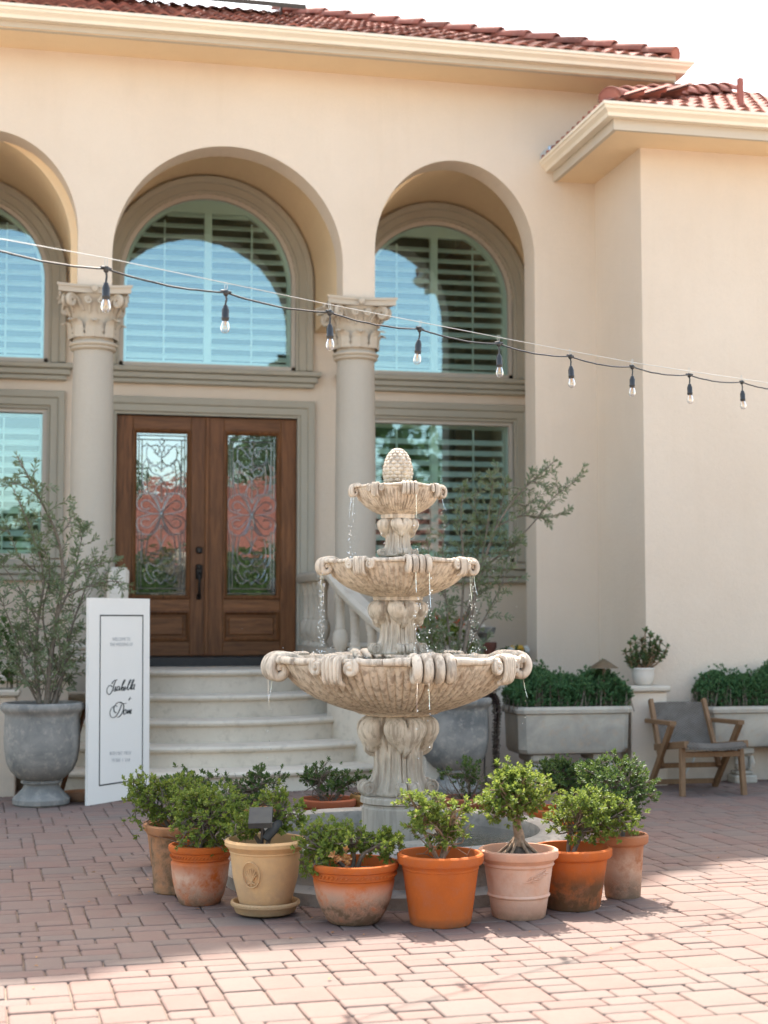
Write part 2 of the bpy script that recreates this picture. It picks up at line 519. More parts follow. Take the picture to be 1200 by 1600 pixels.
def m_water(name, tint):
    n = N(name)
    tr = n.new("ShaderNodeBsdfTransparent"); tr.inputs[0].default_value = c4(tint)
    gl = n.new("ShaderNodeBsdfGlossy"); gl.inputs["Roughness"].default_value = .04
    fr = n.new("ShaderNodeFresnel"); fr.inputs[0].default_value = 1.33
    bp = n.bump(n.noise(28, 3, .5, .6), .01, .5)
    n.put(gl.inputs["Normal"], bp); n.put(fr.inputs["Normal"], bp)
    ms = n.new("ShaderNodeMixShader"); n.put(ms.inputs[0], fr.outputs[0])
    n.t.links.new(tr.outputs[0], ms.inputs[1]); n.t.links.new(gl.outputs[0], ms.inputs[2])
    n.t.links.new(ms.outputs[0], n.out.inputs[0])
    return n.m
WATER = m_water("pool_water", (.55,.62,.52))
FILAM = simple("amber_filament", (.75,.42,.10), None, 5, .4)
def m_weave():
    n = N("grey_woven_cord")
    s_ = n.sep()
    w1 = n.math('SINE', n.math('MULTIPLY', s_[0], 250.0))
    w2 = n.math('SINE', n.math('MULTIPLY', n.math('ADD', s_[2], s_[1]), 250.0))
    w = n.math('MULTIPLY', w1, w2)
    col = n.mix(n.ramp(w, -.6, .6), c4((.165,.14,.115)), c4((.06,.052,.045)))
    col = n.mix(n.math('MULTIPLY', n.ramp(n.noise(14, 5), .4, .7), .5), col, c4((.20,.175,.15)))
    return n.done(col, .85, n.bump(w, .004, .6), .2)
WEAVE = m_weave()

# ------------------------------------------------------------------ ground and paving
def ground_sheet():
    g = MB()
    x0, x1, y0, y1 = -2.6, 8.6, 3.2, 13.2
    B = 500
    for (a, b, c, d) in ((-B,-B,B,y0),(-B,y1,B,B),(-B,y0,x0,y1),(x1,y0,B,y1)):
        g.add([(a,b,0),(c,b,0),(c,d,0),(a,d,0)], [(0,1,2,3)])
    o = obj("ground", g, GROUND, None, (0,0,0), smooth=0)
    o["kind"] = "structure"
    pav = MB().add([(x0,y0,-.010),(x1,y0,-.010),(x1,y1,-.010),(x0,y1,-.010)], [(0,1,2,3)])
    p = obj("courtyard_paving", pav, JOINT, None, (2,8,-.035), smooth=0)
    p["kind"] = "structure"
    # random ashlar of tumbled pavers on a square module
    u = .092; ux = .066
    ang = R(2.6); ca, sa = math.cos(ang), math.sin(ang)
    ox, oy = 1.5, 7.0
    NX, NY = 156, 104
    occ = np.zeros((NX, NY), bool)
    rnd = random.Random(5)
    sizes = [(3,2),(2,2),(2,1),(3,1),(2,1),(3,1),(3,1),(2,1)]
    rects = []
    for j in range(NY):
        i = 0
        while i < NX:
            if occ[i, j]: i += 1; continue
            opts = sizes[:]; rnd.shuffle(opts)
            placed = False
            for (w, h) in opts + [(1,2),(1,1)]:
                if i+w <= NX and j+h <= NY and not occ[i:i+w, j:j+h].any():
                    # avoid leaving single-cell slivers
                    if i+w < NX and not occ[i+w, j] and (i+w+1 >= NX or occ[i+w+1, j]) and w != 1 and rnd.random() < .85:
                        continue
                    occ[i:i+w, j:j+h] = True
                    rects.append((i, j, w, h)); placed = True; i += w; break
            if not placed: occ[i, j] = True; i += 1
    def topw(cx, cy):
        return (ox + cx*ca - cy*sa, oy + cx*sa + cy*ca)
    shapes = {}
    def paver_mesh(w, h, var):
        k = (w, h, var)
        if k in shapes: return shapes[k]
        r2 = random.Random(w*31+h*7+var)
        hw, hh = w*ux/2-.0026, h*u/2-.0026
        b = .0055
        def ring(ix, z, jit):
            pts = []
            for (sx, sy, ex, ey) in ((-1,-1,1,0),(1,-1,-1,0),(1,-1,0,1),(1,1,0,-1),(1,1,-1,0),(-1,1,1,0),(-1,1,0,-1),(-1,-1,0,1)):
                pts.append((sx*(hw-ix)+ex*b*1.1+r2.uniform(-jit,jit), sy*(hh-ix)+ey*b*1.1+r2.uniform(-jit,jit), z))
            return pts
        v = ring(0,-.03,.0) + ring(0,-.0045,.0012) + ring(.0028,-.0006,.0012) + ring(.008,.0006,.0008)
        f = []
        for q in range(3):
            for i in range(8): f.append((q*8+i, q*8+(i+1)%8, q*8+8+(i+1)%8, q*8+8+i))
        f.append(tuple(24+i for i in range(8)))
        shapes[k] = (v, f)
        return shapes[k]
    cx0, sn = math.tan(R(12.4)), 0
    items = []
    for (i, j, w, h) in rects:
        cx, cy = (i+w/2-NX/2)*ux, (j+h/2-NY/2+6)*u
        X, Y = topw(cx, cy)
        if not (x0+.2 < X < x1-.2 and y0+.2 < Y < y1-.2): continue
        # inside the picture? (angle off the viewing axis)
        fx = X*math.cos(R(12.4)) - Y*math.sin(R(12.4)); fy = X*math.sin(R(12.4)) + Y*math.cos(R(12.4))
        vis = fy > 4.3 and abs(fx/fy) < .272 and fy < 10.9
        hid = (X-1.555)**2 + (Y-6.774)**2 < .66**2
        items.append((fy if vis and not hid else 99+fy, X, Y, w, h))
    items.sort()
    meshes = {}
    far = MB()
    for n, (key, X, Y, w, h) in enumerate(items):
        tx, ty, tz, rz = rnd.uniform(-.004,.004), rnd.uniform(-.004,.004), rnd.uniform(-.002,.0015), ang + rnd.uniform(-.012,.012)
        var = rnd.randint(0, 4)
        if n < 300:
            k = (w, h, var)
            if k not in meshes:
                v, f = paver_mesh(*k)
                meshes[k] = mesh_of("paver", MB().add(v, f), PAVER, (0,0,0), 50)
            inst("paver", meshes[k], p, (X, Y, tz), (tx, ty, rz))
        else:
            v, f = paver_mesh(w, h, var)
            c_, s_ = math.cos(rz), math.sin(rz)
            far.add([(X+a*c_-b*s_, Y+a*s_+b*c_, z+tz+a*ty*-1+b*tx) for (a,b,z) in v], f)
    me = mesh_of("paver_field", far, PAVER2, (2,8,0), 50, fix=False)
    stuff_obj("paver_field", me, p, (2,8,0))
ground_sheet()

# ------------------------------------------------------------------ the house
house = thing("house", (1.25,11.2,0), "cream stucco villa with triple arched entry and red tiled roof behind the fountain", "house")
Y0, Y0B, Y1, Y2 = 11.2, 11.46, 12.6, 10.24
ARCH = [(-.503, .645, 4.02, .74), (1.267, .873, 3.88, .873), (3.036, .645, 4.02, .74)]
WIN = [(-.76, .69, 3.97), (1.253, .743, 4.03), (3.245, .69, 3.97)]
CAPZ = 3.62
def strips(mb, xs, spans, y0, y1):
    """solid wall of vertical strips; spans(xm, x) -> list of (zlo, zhi)"""
    for a, b in zip(xs[:-1], xs[1:]):
        m = (a+b)/2
        A, B = spans(m, a), spans(m, b)
        for (la, ha), (lb, hb) in zip(A, B):
            mb.add([(a,y0,la),(b,y0,lb),(b,y0,hb),(a,y0,ha)], [(0,1,2,3)])
            mb.add([(a,y1,la),(b,y1,lb),(b,y1,hb),(a,y1,ha)], [(3,2,1,0)])
            mb.add([(a,y0,la),(a,y1,la),(b,y1,lb),(b,y0,lb)], [(0,1,2,3)])
            mb.add([(a,y0,ha),(b,y0,hb),(b,y1,hb),(a,y1,ha)], [(0,1,2,3)])
def linsp(a, b, n): return [a+(b-a)*i/n for i in range(n+1)]
def cosp(c, r, n=40): return [c - r*math.cos(math.pi*i/n) for i in range(n+1)]
def build_walls():
    m = MB()
    xs = sorted(set([-3.2, 4.36] + [round(x,5) for c,h,s,b in ARCH for x in cosp(c,h)]))
    def arcz(x):
        for c,h,s,b in ARCH:
            if c-h-1e-4 <= x <= c+h+1e-4:
                return s + b*math.sqrt(max(0, 1-((x-c)/h)**2))
    def spans(mid, x):
        z = arcz(mid)
        if z is not None:
            c,h,s,b = [a for a in ARCH if a[0]-a[1] < mid < a[0]+a[1]][0]
            return [(s + b*math.sqrt(max(0, 1-((x-c)/h)**2)), 5.5)]
        if ARCH[0][0]-ARCH[0][1] < mid < ARCH[2][0]+ARCH[2][1]: return [(CAPZ, 5.5)]
        return [(-.02, 5.5)]
    strips(m, xs, spans, Y0, Y0B)
    for k, (c,h,s,b) in enumerate(ARCH):      # jambs
        for sg in (-1, 1):
            x = c + sg*h
            lo = -.02 if (k == 0 and sg < 0) or (k == 2 and sg > 0) else CAPZ
            m.add([(x,Y0,lo),(x,Y0B,lo),(x,Y0B,s),(x,Y0,s)], [(0,1,2,3)])
    m.add([(-3.2,Y0,0),(-3.2,Y0B,0),(-3.2,Y0B,5.5),(-3.2,Y0,5.5)], [(0,1,2,3)])
    m.add([(4.36,Y0,0),(4.36,16,0),(4.36,16,5.5),(4.36,Y0,5.5)], [(0,1,2,3)])
    m.add([(-3.2,Y0,0),(-3.2,18,0),(-3.2,18,5.5),(-3.2,Y0,5.5)], [(0,1,2,3)])
    m.add([(-3.2,18,0),(4.36,18,0),(4.36,18,5.5),(-3.2,18,5.5)], [(0,1,2,3)])
    obj("arcade_wall", m, STUCCO, house, (1.25,Y0,0), smooth=30)
    # vaulted recess behind the arches
    v = MB()
    ya, yb = Y0B-.01, Y1+.01
    edges = []
    for (c, r, s) in WIN:
        rr = r + .165
        path = [(c-rr, CAPZ)] + [(c - rr*math.cos(math.pi*i/40), s + rr*math.sin(math.pi*i/40)) for i in range(41)] + [(c+rr, CAPZ)]
        if c < 0: path[0] = (c-rr, -.02)
        if c > 3: path[-1] = (c+rr, -.02)
        for (a, b) in zip(path[:-1], path[1:]):
            v.add([(a[0],ya,a[1]),(b[0],ya,b[1]),(b[0],yb,b[1]),(a[0],yb,a[1])], [(0,1,2,3)])
        edges.append((c-rr, c+rr))
    for (e1, e2) in zip(edges[:-1], edges[1:]):
        v.add([(e1[1],ya,CAPZ),(e2[0],ya,CAPZ),(e2[0],yb,CAPZ),(e1[1],yb,CAPZ)], [(0,1,2,3)])
    def vz(x):
        for (c, r, s) in WIN:
            rr = r + .165
            if c-rr < x < c+rr: return s + math.sqrt(max(0, rr*rr-(x-c)**2))
    xs = sorted(set([-1.61, 4.09] + [round(x,5) for (c,r,s) in WIN for x in cosp(c, r+.165)]))
    def vsp(mid, x):
        for (c, r, s) in WIN:
            rr = r + .165
            if c-rr < mid < c+rr: return [(s + math.sqrt(max(0, rr*rr-(x-c)**2)), 5.42)]
        return [(CAPZ, 5.42)]
    strips(v, [x for x in xs if -1.62 <= x <= 4.1], vsp, ya-.002, ya+.004)
    obj("vaulted_recess", v, SOFF, house, (1.25,Y0B,0), smooth=30, fix=False)
    # entry wall with its openings
    w = MB()
    holes = []
    for (c, r, s) in WIN:
        holes.append((c-r, c+r, lambda x: 3.28, lambda x, c=c, r=r, s=s: s + math.sqrt(max(0, r*r-(x-c)**2))))
    for c, r, s in (WIN[0], WIN[2]):
        holes.append((c-r, c+r, lambda x: 1.665, lambda x: 2.894))
    holes.append((.485, 2.025, lambda x: .78, lambda x: 2.872))
    xs = set([-1.75, 4.25])
    for (a, b, lo, hi) in holes: xs |= {round(a,5), round(b,5)}
    for (c, r, s) in WIN: xs |= set(round(x,5) for x in cosp(c, r, 36))
    xs = sorted(xs)
    def spans2(mid, x):
        hs = sorted([(lo(x), hi(x)) for (a,b,lo,hi) in holes if a < mid < b])
        z = -.02; out = []
        for (l, h_) in hs:
            out.append((z, l)); z = h_
        out.append((z, 5.4))
        return out
    strips(w, xs, spans2, Y1, Y1+.12)
    for (a, b, lo, hi) in holes:
        for x in (a, b):
            w.add([(x,Y1,lo(x)),(x,Y1+.12,lo(x)),(x,Y1+.12,hi(x)),(x,Y1,hi(x))], [(0,1,2,3)])
    obj("entry_wall", w, STUCCO, house, (1.25,Y1,0), smooth=30)
    # right-hand wing
    g = MB()
    g.box(4.19, Y2, -.02, 10.5, 16, 4.75)
    obj("wing_wall", g, STUCCO, house, (4.19,Y2,0), smooth=30)
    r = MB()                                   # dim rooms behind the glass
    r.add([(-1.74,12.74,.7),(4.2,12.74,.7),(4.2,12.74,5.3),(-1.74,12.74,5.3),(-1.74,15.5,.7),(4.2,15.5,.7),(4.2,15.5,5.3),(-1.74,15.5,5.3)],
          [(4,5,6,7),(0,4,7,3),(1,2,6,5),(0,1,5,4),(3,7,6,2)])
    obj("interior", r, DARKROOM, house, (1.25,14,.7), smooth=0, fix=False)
build_walls()

def put_front(y): return lambda a, b, d: (a, y-d, b)
def arch_path(c, r, s, z0, n=40):
    return [(c-r, z0)] + [(c - r*math.cos(math.pi*i/n), s + r*math.sin(math.pi*i/n)) for i in range(n+1)] + [(c+r, z0)]
TRIMP = [(0,-.06),(0,.012),(.022,.016),(.028,.034),(.085,.036),(.092,.052),(.118,.060),(.140,.060),(.145,.05),(.145,-.01)]
def sill(mb, xc, half, zt, zb):
    h = zt - zb
    for (k0, k1, pr, hl) in ((.68,1.0,.105,half),(.30,.68,.078,half-.028),(.0,.30,.055,half-.055)):
        mb.bbox(xc-hl, Y1-pr, zb+h*k0+(.001 if k0 else 0), xc+hl, Y1+.02, zb+h*k1, .008)
slat_meshes = {}
def slat_at(parent, xa, xb, z):
    k = round(xb-xa, 3)
    if k not in slat_meshes:
        m = MB(); t = R(38); hw = .036
        dy, dz = hw*math.cos(t), hw*math.sin(t); q = .004
        m.add([(-k/2,-dy,-dz-q),(k/2,-dy,-dz-q),(k/2,-dy,-dz+q),(-k/2,-dy,-dz+q),(-k/2,dy,dz-q),(k/2,dy,dz-q),(k/2,dy,dz+q),(-k/2,dy,dz+q)],
              [(0,1,2,3),(5,4,7,6),(3,2,6,7),(1,0,4,5),(0,3,7,4),(2,1,5,6)])
        slat_meshes[k] = mesh_of("slat", m, SHUT, (0,0,0), 0)
    inst("slat", slat_meshes[k], parent, ((xa+xb)/2, Y1+.135, z))
def window(c, r, s, z0, z1=None):
    """arched when z1 is None, else rectangular up to z1. The sash is the parent of its glass, sill and slats"""
    f = MB()
    if z1 is None: path = arch_path(c, r, s, z0)
    else: path = [(c-r,z0),(c-r,z1),(c+r,z1),(c+r,z0)]
    win = MB()
    inner = [(0,.0),(-.045,.0),(-.045,.035),(0,.035)]
    cp = path
    win.sweep(cp, [(0,-.05),(0,-.015),(-.032,-.015),(-.036,-.03),(-.036,-.05)], put_front(Y1))
    win.box(c-r, Y1+.015, z0, c+r, Y1+.05, z0+.036)
    w = obj("window", win, FRAMEW, house, (c,Y1,z0), smooth=30)
    t = MB(); t.sweep(path, TRIMP, put_front(Y1))
    obj("frame", t, TRIM, w, (c,Y1,z0), smooth=35)
    q = MB()
    if z1 is None: sill(q, c, r+.145+.066, z0-.015, 3.13)
    else: sill(q, c, r+.145+.03, z0-.015, 1.48)
    obj("sill", q, TRIM, w, None, smooth=30)
    g = MB()
    pp = [(x*.995+c*.005, z) for x, z in path]
    g.prism(pp[::-1], Y1+.052, Y1+.058)
    obj("pane", g, GLASS, w, (c,Y1,z0), smooth=0)
    sh = MB()                                   # shutter stiles and rails
    ys = (Y1+.10, Y1+.155)
    sh.sweep(path, [(0,-.10),(0,-.155),(-.06,-.155),(-.06,-.10)], put_front(Y1), closed=True) if z1 is not None else sh.sweep(path, [(-.0,-.10),(-.06,-.10),(-.06,-.155),(0,-.155)], put_front(Y1))
    sh.box(c-r, ys[0]+.001, z0, c+r, ys[1]-.001, z0+.07)
    sh.box(c-.032, ys[0]-.001, z0, c+.032, ys[1]+.001, (s+r-.03) if z1 is None else z1-.02)
    for sg in (-1, 1):
        x = c + sg*r*.5
        sh.box(x-.006, ys[0]-.028, z0+.06, x+.006, ys[0]-.018, (s+r*.70) if z1 is None else z1-.06)
    if z1 is None:
        zc = s + r*.80                          # solid lunette above the louvres
        lun = [(x,z) for x, z in arch_path(c, r-.02, s, z0, 60)[1:-1] if z > zc]
        sh.prism(lun[::-1], ys[0]+.003, ys[1]-.003)
    obj("shutter_frame", sh, SHUT, w, (c,Y1,z0), smooth=20)
    z = z0 + .115
    top = (s + r*.80) if z1 is None else z1-.09
    while z < top:
        hw = r-.06
        if z1 is None and z > s: hw = math.sqrt(max(0,(r-.06)**2-(z-s)**2))
        if hw > .12:
            slat_at(w, c-hw, c-.034, z); slat_at(w, c+.034, c+hw, z)
        z += .094
    return w
for (c, r, s) in WIN: window(c, r, s, 3.28)
for (c, r, s) in (WIN[0], WIN[2]): window(c, r, s, 1.665, 2.894)

# ---- front doors
df = MB()
df.sweep([(.495,.80),(.495,2.872),(2.015,2.872),(2.015,.80)], [(0,-.10),(0,.012),(.02,.016),(.026,.034),(.080,.036),(.088,.052),(.112,.060),(.138,.060),(.142,.05),(.142,-.01)], put_front(Y1))
obj("door_frame", df, TRIM, house, None, smooth=35)
th = MB(); th.bbox(.40, Y1-.20, .775, 2.11, Y1+.10, .858, .008)
obj("door_threshold", th, BLACK, house, None, smooth=30)
def spiral2(cx, cz, r0, r1, a0, turns, n=26):
    return [(cx + (r0+(r1-r0)*i/n)*math.cos(a0+turns*2*math.pi*i/n), cz + (r0+(r1-r0)*i/n)*math.sin(a0+turns*2*math.pi*i/n)) for i in range(n+1)]
def came_curves():
    out = []
    for s in (-1, 1):
        def q(*p): out.append([(s*x, y) for x, y in p])
        q((.78,.045),(.78,.40)); q((.90,.02),(.90,.40)); q((.78,.60),(.78,.955)); q((.90,.60),(.90,.985))
        q((.0,.075),(.10,.055),(.0,.035)); q((0,.075),(.10,.095),(0,.125))
        q((.62,.065),(.45,.085),(.2,.078),(.10,.10),(.16,.135),(.28,.12),(.22,.10))
        q((0,.15),(.12,.145),(.35,.10),(.55,.085),(.60,.14),(.50,.19),(.34,.185))
        q((.78,.09),(.62,.08)); q((0,.165),(.12,.195),(.36,.2),(.55,.165),(.70,.19),(.76,.26),(.70,.34),(.66,.37))
        q((.5,.19),(.57,.26),(.56,.33),(.50,.375))
        q((0,.24),(.10,.215),(.34,.205),(.46,.225),(.36,.25),(.12,.262),(0,.285))
        q((0,.285),(.16,.325),(.24,.355),(.18,.385)); q((0,.43),(.10,.40),(.30,.375),(.62,.375),(.90,.40),(.97,.44),(.86,.475),(.60,.49),(.30,.50),(0,.50))
        q((0,.50),(.25,.455),(.50,.42),(.72,.425),(.78,.455),(.62,.475),(.45,.465))
        q((0,.50),(.20,.43),(.38,.39),(.52,.37)); q((0,.50),(.12,.44),(.24,.40),(.36,.372))
        q((0,.50),(.30,.50),(.60,.51),(.86,.525),(.97,.56),(.88,.605),(.60,.628),(.30,.62),(.1,.59),(0,.565))
        q((0,.50),(.25,.545),(.50,.585),(.74,.575),(.78,.545),(.62,.53),(.45,.535))
        q((0,.50),(.18,.57),(.36,.61),(.5,.635)); q((0,.50),(.10,.56),(.22,.60),(.34,.63))
        q((.66,.63),(.72,.70),(.74,.76),(.66,.81),(.5,.83)); q((.5,.64),(.58,.72),(.55,.78),(.42,.80))
        q((0,.70),(.10,.66),(.22,.63)); q((0,.70),(.14,.745),(.36,.735),(.42,.75),(.30,.775),(.12,.768),(0,.80))
        q((0,.80),(.20,.82),(.48,.80),(.56,.835),(.46,.875),(.30,.90),(.12,.90)); q((0,.86),(.18,.845),(.30,.865),(.22,.89))
        q((0,.93),(.16,.905),(.40,.925),(.60,.90),(.64,.86))
    for y in (.02,.045,.955,.985): out.append([(-.97,y),(0,y),(.97,y)])
    out.append([(0,.125),(0,.24)]); out.append([(0,.285),(0,.43)]); out.append([(0,.565),(0,.70)])
    return out
CAMES = came_curves()
def door_leaf(x0, x1, handle_side):
    yF = Y1+.035
    m = MB()
    gl, gr = x0+.137, x1-.137
    zb, zt, g0, g1, p0, p1 = .862, 2.868, 1.335, 2.755, .985, 1.235
    m.bbox(x0, yF, zb, gl, yF+.05, zt, .005); m.bbox(gr, yF, zb, x1, yF+.05, zt, .005)
    d = obj("door", m, DOORW, house, ((x0+x1)/2, yF, zb), smooth=30)
    for (a, b) in ((zb+.001,p0),(p1,g0),(g1,zt-.001)):
        rl = MB(); rl.bbox(gl-.001, yF+.0015, a, gr+.001, yF+.0485, b, .004)
        obj("rail", rl, DOORH, d, None, smooth=30)
    pn = MB()
    pn.bbox(gl+.002, yF+.022, p0+.002, gr-.002, yF+.045, p1-.002, .004)
    pn.bbox(gl+.045, yF+.012, p0+.045, gr-.045, yF+.03, p1-.045, .012)
    obj("panel", pn, DOORH, d, None, smooth=30)
    mo = MB()
    prof = [(0,-.012),(0,.008),(-.012,.014),(-.026,.004),(-.034,-.012)]
    mo.sweep([(gl,g0),(gl,g1),(gr,g1),(gr,g0)], prof, put_front(yF), closed=True)
    mo.sweep([(gl,p0),(gl,p1),(gr,p1),(gr,p0)], [(0,-.012),(0,.006),(-.010,.010),(-.022,-.004),(-.03,-.012)], put_front(yF), closed=True)
    obj("moulding", mo, DOORW, d, None, smooth=30)
    g = MB(); g.box(gl+.005, yF+.022, g0+.005, gr-.005, yF+.028, g1-.005)
    obj("glass", g, DGLASS, d, None, smooth=0)
    k = MB(); gx = (gl+gr)/2; gw = (gr-gl)/2-.03
    for c in CAMES:
        pts = catmull([(gx+u*gw, yF+.016, g1-.025 - v*(g1-g0-.05)) for u, v in c], 5) if len(c) > 2 else [Vector((gx+u*gw, yF+.016, g1-.025 - v*(g1-g0-.05))) for u, v in c]
        k.tube(pts, .0048, 5)
    k.lathe([(0,-.014),(.013,-.01),(.016,0),(.013,.01),(0,.014)], n=12)
    for i in range(len(k.v)-60, len(k.v)):
        a = k.v[i]; k.v[i] = (gx+a[0], yF+.012+a[1], (g0+g1)/2+a[2])
    obj("leaded_came", k, LEAD, d, None, smooth=50)
    if handle_side:
        h = MB(); hx = x1-.062
        h.bbox(hx-.026, yF-.022, 1.715, hx+.026, yF, 1.772, .01)
        obj("deadbolt", h, DARKMETAL, d, None, smooth=40)
        h = MB()
        h.bbox(hx-.028, yF-.018, 1.50, hx+.028, yF, 1.625, .01)
        h.bbox(hx-.014, yF-.05, 1.585, hx+.014, yF-.018, 1.60, .004)
        h.tube(catmull([(hx,yF-.02,1.55),(hx,yF-.06,1.53),(hx,yF-.062,1.44),(hx,yF-.045,1.37),(hx,yF-.012,1.352)],5), [.013]*13+[.011]*8, 8)
        h.bbox(hx-.019, yF-.014, 1.33, hx+.019, yF, 1.385, .008)
        obj("handle", h, DARKMETAL, d, None, smooth=40)
door_leaf(.497, 1.253, True)
door_leaf(1.259, 2.013, False)
as_ = MB(); as_.bbox(1.238, Y1+.015, .864, 1.27, Y1+.034, 2.866, .006)
obj("astragal", as_, DOORW, house, None, smooth=30)

# ---- columns with leafy capitals
def column(x, y):
    c = empty("column_", (x,y,.77)); bpy.data.objects.remove(c)
    s = MB()
    pr = [(.150,.99),(.156,1.0),(.158,1.4),(.157,2.2),(.150,2.9),(.1455,3.16)]
    s.lathe(pr, (x,y), 48)
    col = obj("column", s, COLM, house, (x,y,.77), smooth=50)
    b = MB()
    b.bbox(x-.205,y-.205,.772, x+.205,y+.205,.86,.008)
    def tor(z, r, h, n=7): return [(r-h*.5+h*.5*math.sin(math.pi*i/n), z+h*i/n) for i in range(n+1)]
    b.lathe(tor(.86,.205,.06)+tor(.92,.175,.02)+tor(.94,.185,.045)+[(.156,.992)], (x,y), 48)
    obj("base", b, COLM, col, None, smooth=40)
    k = MB()
    k.lathe([(.146,3.155)]+tor(3.162,.172,.022)+tor(3.186,.180,.034)+[(.155,3.225),(.150,3.24),(.153,3.33),(.168,3.44),(.195,3.52),(.225,3.555),(.15,3.556)], (x,y), 48)
    # abacus with hollow sides and blunt corners
    ab = []
    A, H = .262, .235
    for q in range(4):
        an = q*math.pi/2
        for t in linsp(-1,1,10):
            px, py = t*A, -H - .035*(abs(t)**2.2)*1.0 + .0
            py = -(H*.92 + (A-H*.92)*abs(t)**2.5)
            ab.append((x+px*math.cos(an)-py*math.sin(an), y+px*math.sin(an)+py*math.cos(an)))
    k.prismz(ab, 3.56, 3.60)
    k.prismz([(x+(px-x)*1.04, y+(py-y)*1.04) for px, py in ab], 3.60, 3.6195)
    # corner volutes
    for q in range(4):
        an = math.pi/4 + q*math.pi/2
        d = Vector((math.cos(an), math.sin(an), 0)); sd = Vector((-d.y, d.x, 0))
        base = Vector((x,y,0))
        for off in (-.022, .022):
            sp = spiral2(.258, 3.505, .046, .010, math.pi*.55, -1.6, 22)
            path = [base + d*.16 + Vector((0,0,3.44)) + sd*off*2.2, base + d*.205 + Vector((0,0,3.525)) + sd*off*1.4] + [base + d*a + Vector((0,0,z)) + sd*off for a, z in sp]
            k.tube(path, [.015,.017]+[.018-.006*i/22 for i in range(23)], 7)
        # leaf below the corner curl
        for (an2, r0, zt, w) in ((an, .165, 3.41, .062),):
            leaf(k, base, an2, r0, 3.245, zt, w, .085)
    for q in range(4):
        leaf(k, Vector((x,y,0)), q*math.pi/2, .158, 3.245, 3.40, .070, .055)
        an = q*math.pi/2
        d = Vector((math.cos(an), math.sin(an), 0)); sd = Vector((-d.y, d.x, 0)); b0 = Vector((x,y,0))
        for sg in (-1, 1):
            sp = spiral2(0, 0, .028, .006, math.pi/2, 1.4*1, 16)
            path = [b0 + d*.17 + sd*sg*.035 + Vector((0,0,3.42))] + [b0 + d*(.222) + sd*sg*(.045 - a) + Vector((0,0,3.505+z)) for a, z in sp]
            k.tube(path, [.010]+[.011-.004*i/16 for i in range(17)], 6)
        fl = MB(); fl.lathe([(0,0),(.026,.008),(.022,.02),(0,.026)], n=10)
        k.add([tuple(b0 + d*(.235+p[2]) + sd*p[0] + Vector((0,0,3.585+p[1]))) for p in fl.v], fl.f)
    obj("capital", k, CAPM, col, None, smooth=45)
def leaf(k, base, an, r0, z0, z1, w, curl):
    """acanthus-like leaf hugging the bell, tip curling out"""
    d = Vector((math.cos(an), math.sin(an), 0)); sd = Vector((-d.y, d.x, 0))
    n = 9; P = np.zeros((n+1, 7, 3))
    for i in range(n+1):
        t = i/n
        out = r0 + .008 + .012*t + curl*max(0,t-.55)**1.5*3.0
        z = z0 + (z1-z0)*(t if t < .8 else .8 + (t-.8)*.2 - (t-.8)**2*3.5)
        ww = w*(1-.25*t)*(1-.75*max(0,t-.75)/.25) * (1 + .12*math.sin(t*math.pi*7))
        for j in range(7):
            s = (j-3)/3
            ridge = .014*(1-abs(s)) - .010*abs(s)*abs(s) + (.005 if j % 2 else 0)
            p = base + d*(out + ridge) + sd*(s*ww) + Vector((0,0,z))
            P[i,j] = p
    k.grid(P)
column(.268, 11.33)
column(2.266, 11.33)

# ---- eaves, gutters, roofs
SLOPE = .45
def eaves(path, zf, zb, zt, name):
    put = lambda a, b, d: (a, b, d)
    f = MB(); f.sweep(path, [(-.03,zf),(0,zf),(0,zt-.02),(-.03,zt-.02)], put)
    obj("fascia", f, FASCIA2, house, None, smooth=20)
    g = MB(); g.sweep(path, [(.002,zt-.012),(.002,zb),(.062,zb),(.070,zb+.022),(.082,zb+.034),(.098,zb+.046),(.104,zt-.026),(.114,zt-.022),(.114,zt),(.102,zt),(.100,zt-.02),(.006,zt-.02)], put)
    obj("gutter", g, FASC, house, None, smooth=25)
eaves([(4.73,14),(4.73,10.81),(-4.2,10.81)], 5.38, 5.436, 5.525, "main")
eaves([(10.5,9.87),(3.84,9.87),(3.84,11.199)], 4.64, 4.715, 4.805, "wing")
so = MB()
so.add([(-4.2,10.79,5.385),(4.71,10.79,5.385),(4.71,11.21,5.385),(-4.2,11.21,5.385)], [(0,1,2,3)])
so.add([(4.35,11.21,5.385),(4.71,11.21,5.385),(4.71,14,5.385),(4.35,14,5.385)], [(0,1,2,3)])
so.add([(3.86,9.89,4.645),(10.5,9.89,4.645),(10.5,10.25,4.645),(3.86,10.25,4.645)], [(0,1,2,3)])
so.add([(3.86,10.25,4.645),(4.2,10.25,4.645),(4.2,11.2,4.645),(3.86,11.2,4.645)], [(0,1,2,3)])
obj("soffit", so, SOFF, house, (1.25,11,4.6), smooth=0)
rf = MB()
def hip_roof(x0, x1, y0, y1, z0):
    h = (y1-y0)/2
    zr = z0 + h*SLOPE
    v = [(x0,y0,z0),(x1,y0,z0),(x1,y1,z0),(x0,y1,z0),(x0+h,y0+h,zr),(x1-h,y0+h,zr)]
    rf.add(v, [(0,1,5,4),(1,2,5),(2,3,4,5),(3,0,4),(0,3,2,1)])
hip_roof(-4.25, 4.75, 10.74, 18.2, 5.492)
hip_roof(3.78, 12.0, 9.81, 16.0, 4.77)
roof = obj("roof", rf, TILE, house, (1.25,11,4.7), smooth=0)
TW, TL, TP = .236, .36, .30
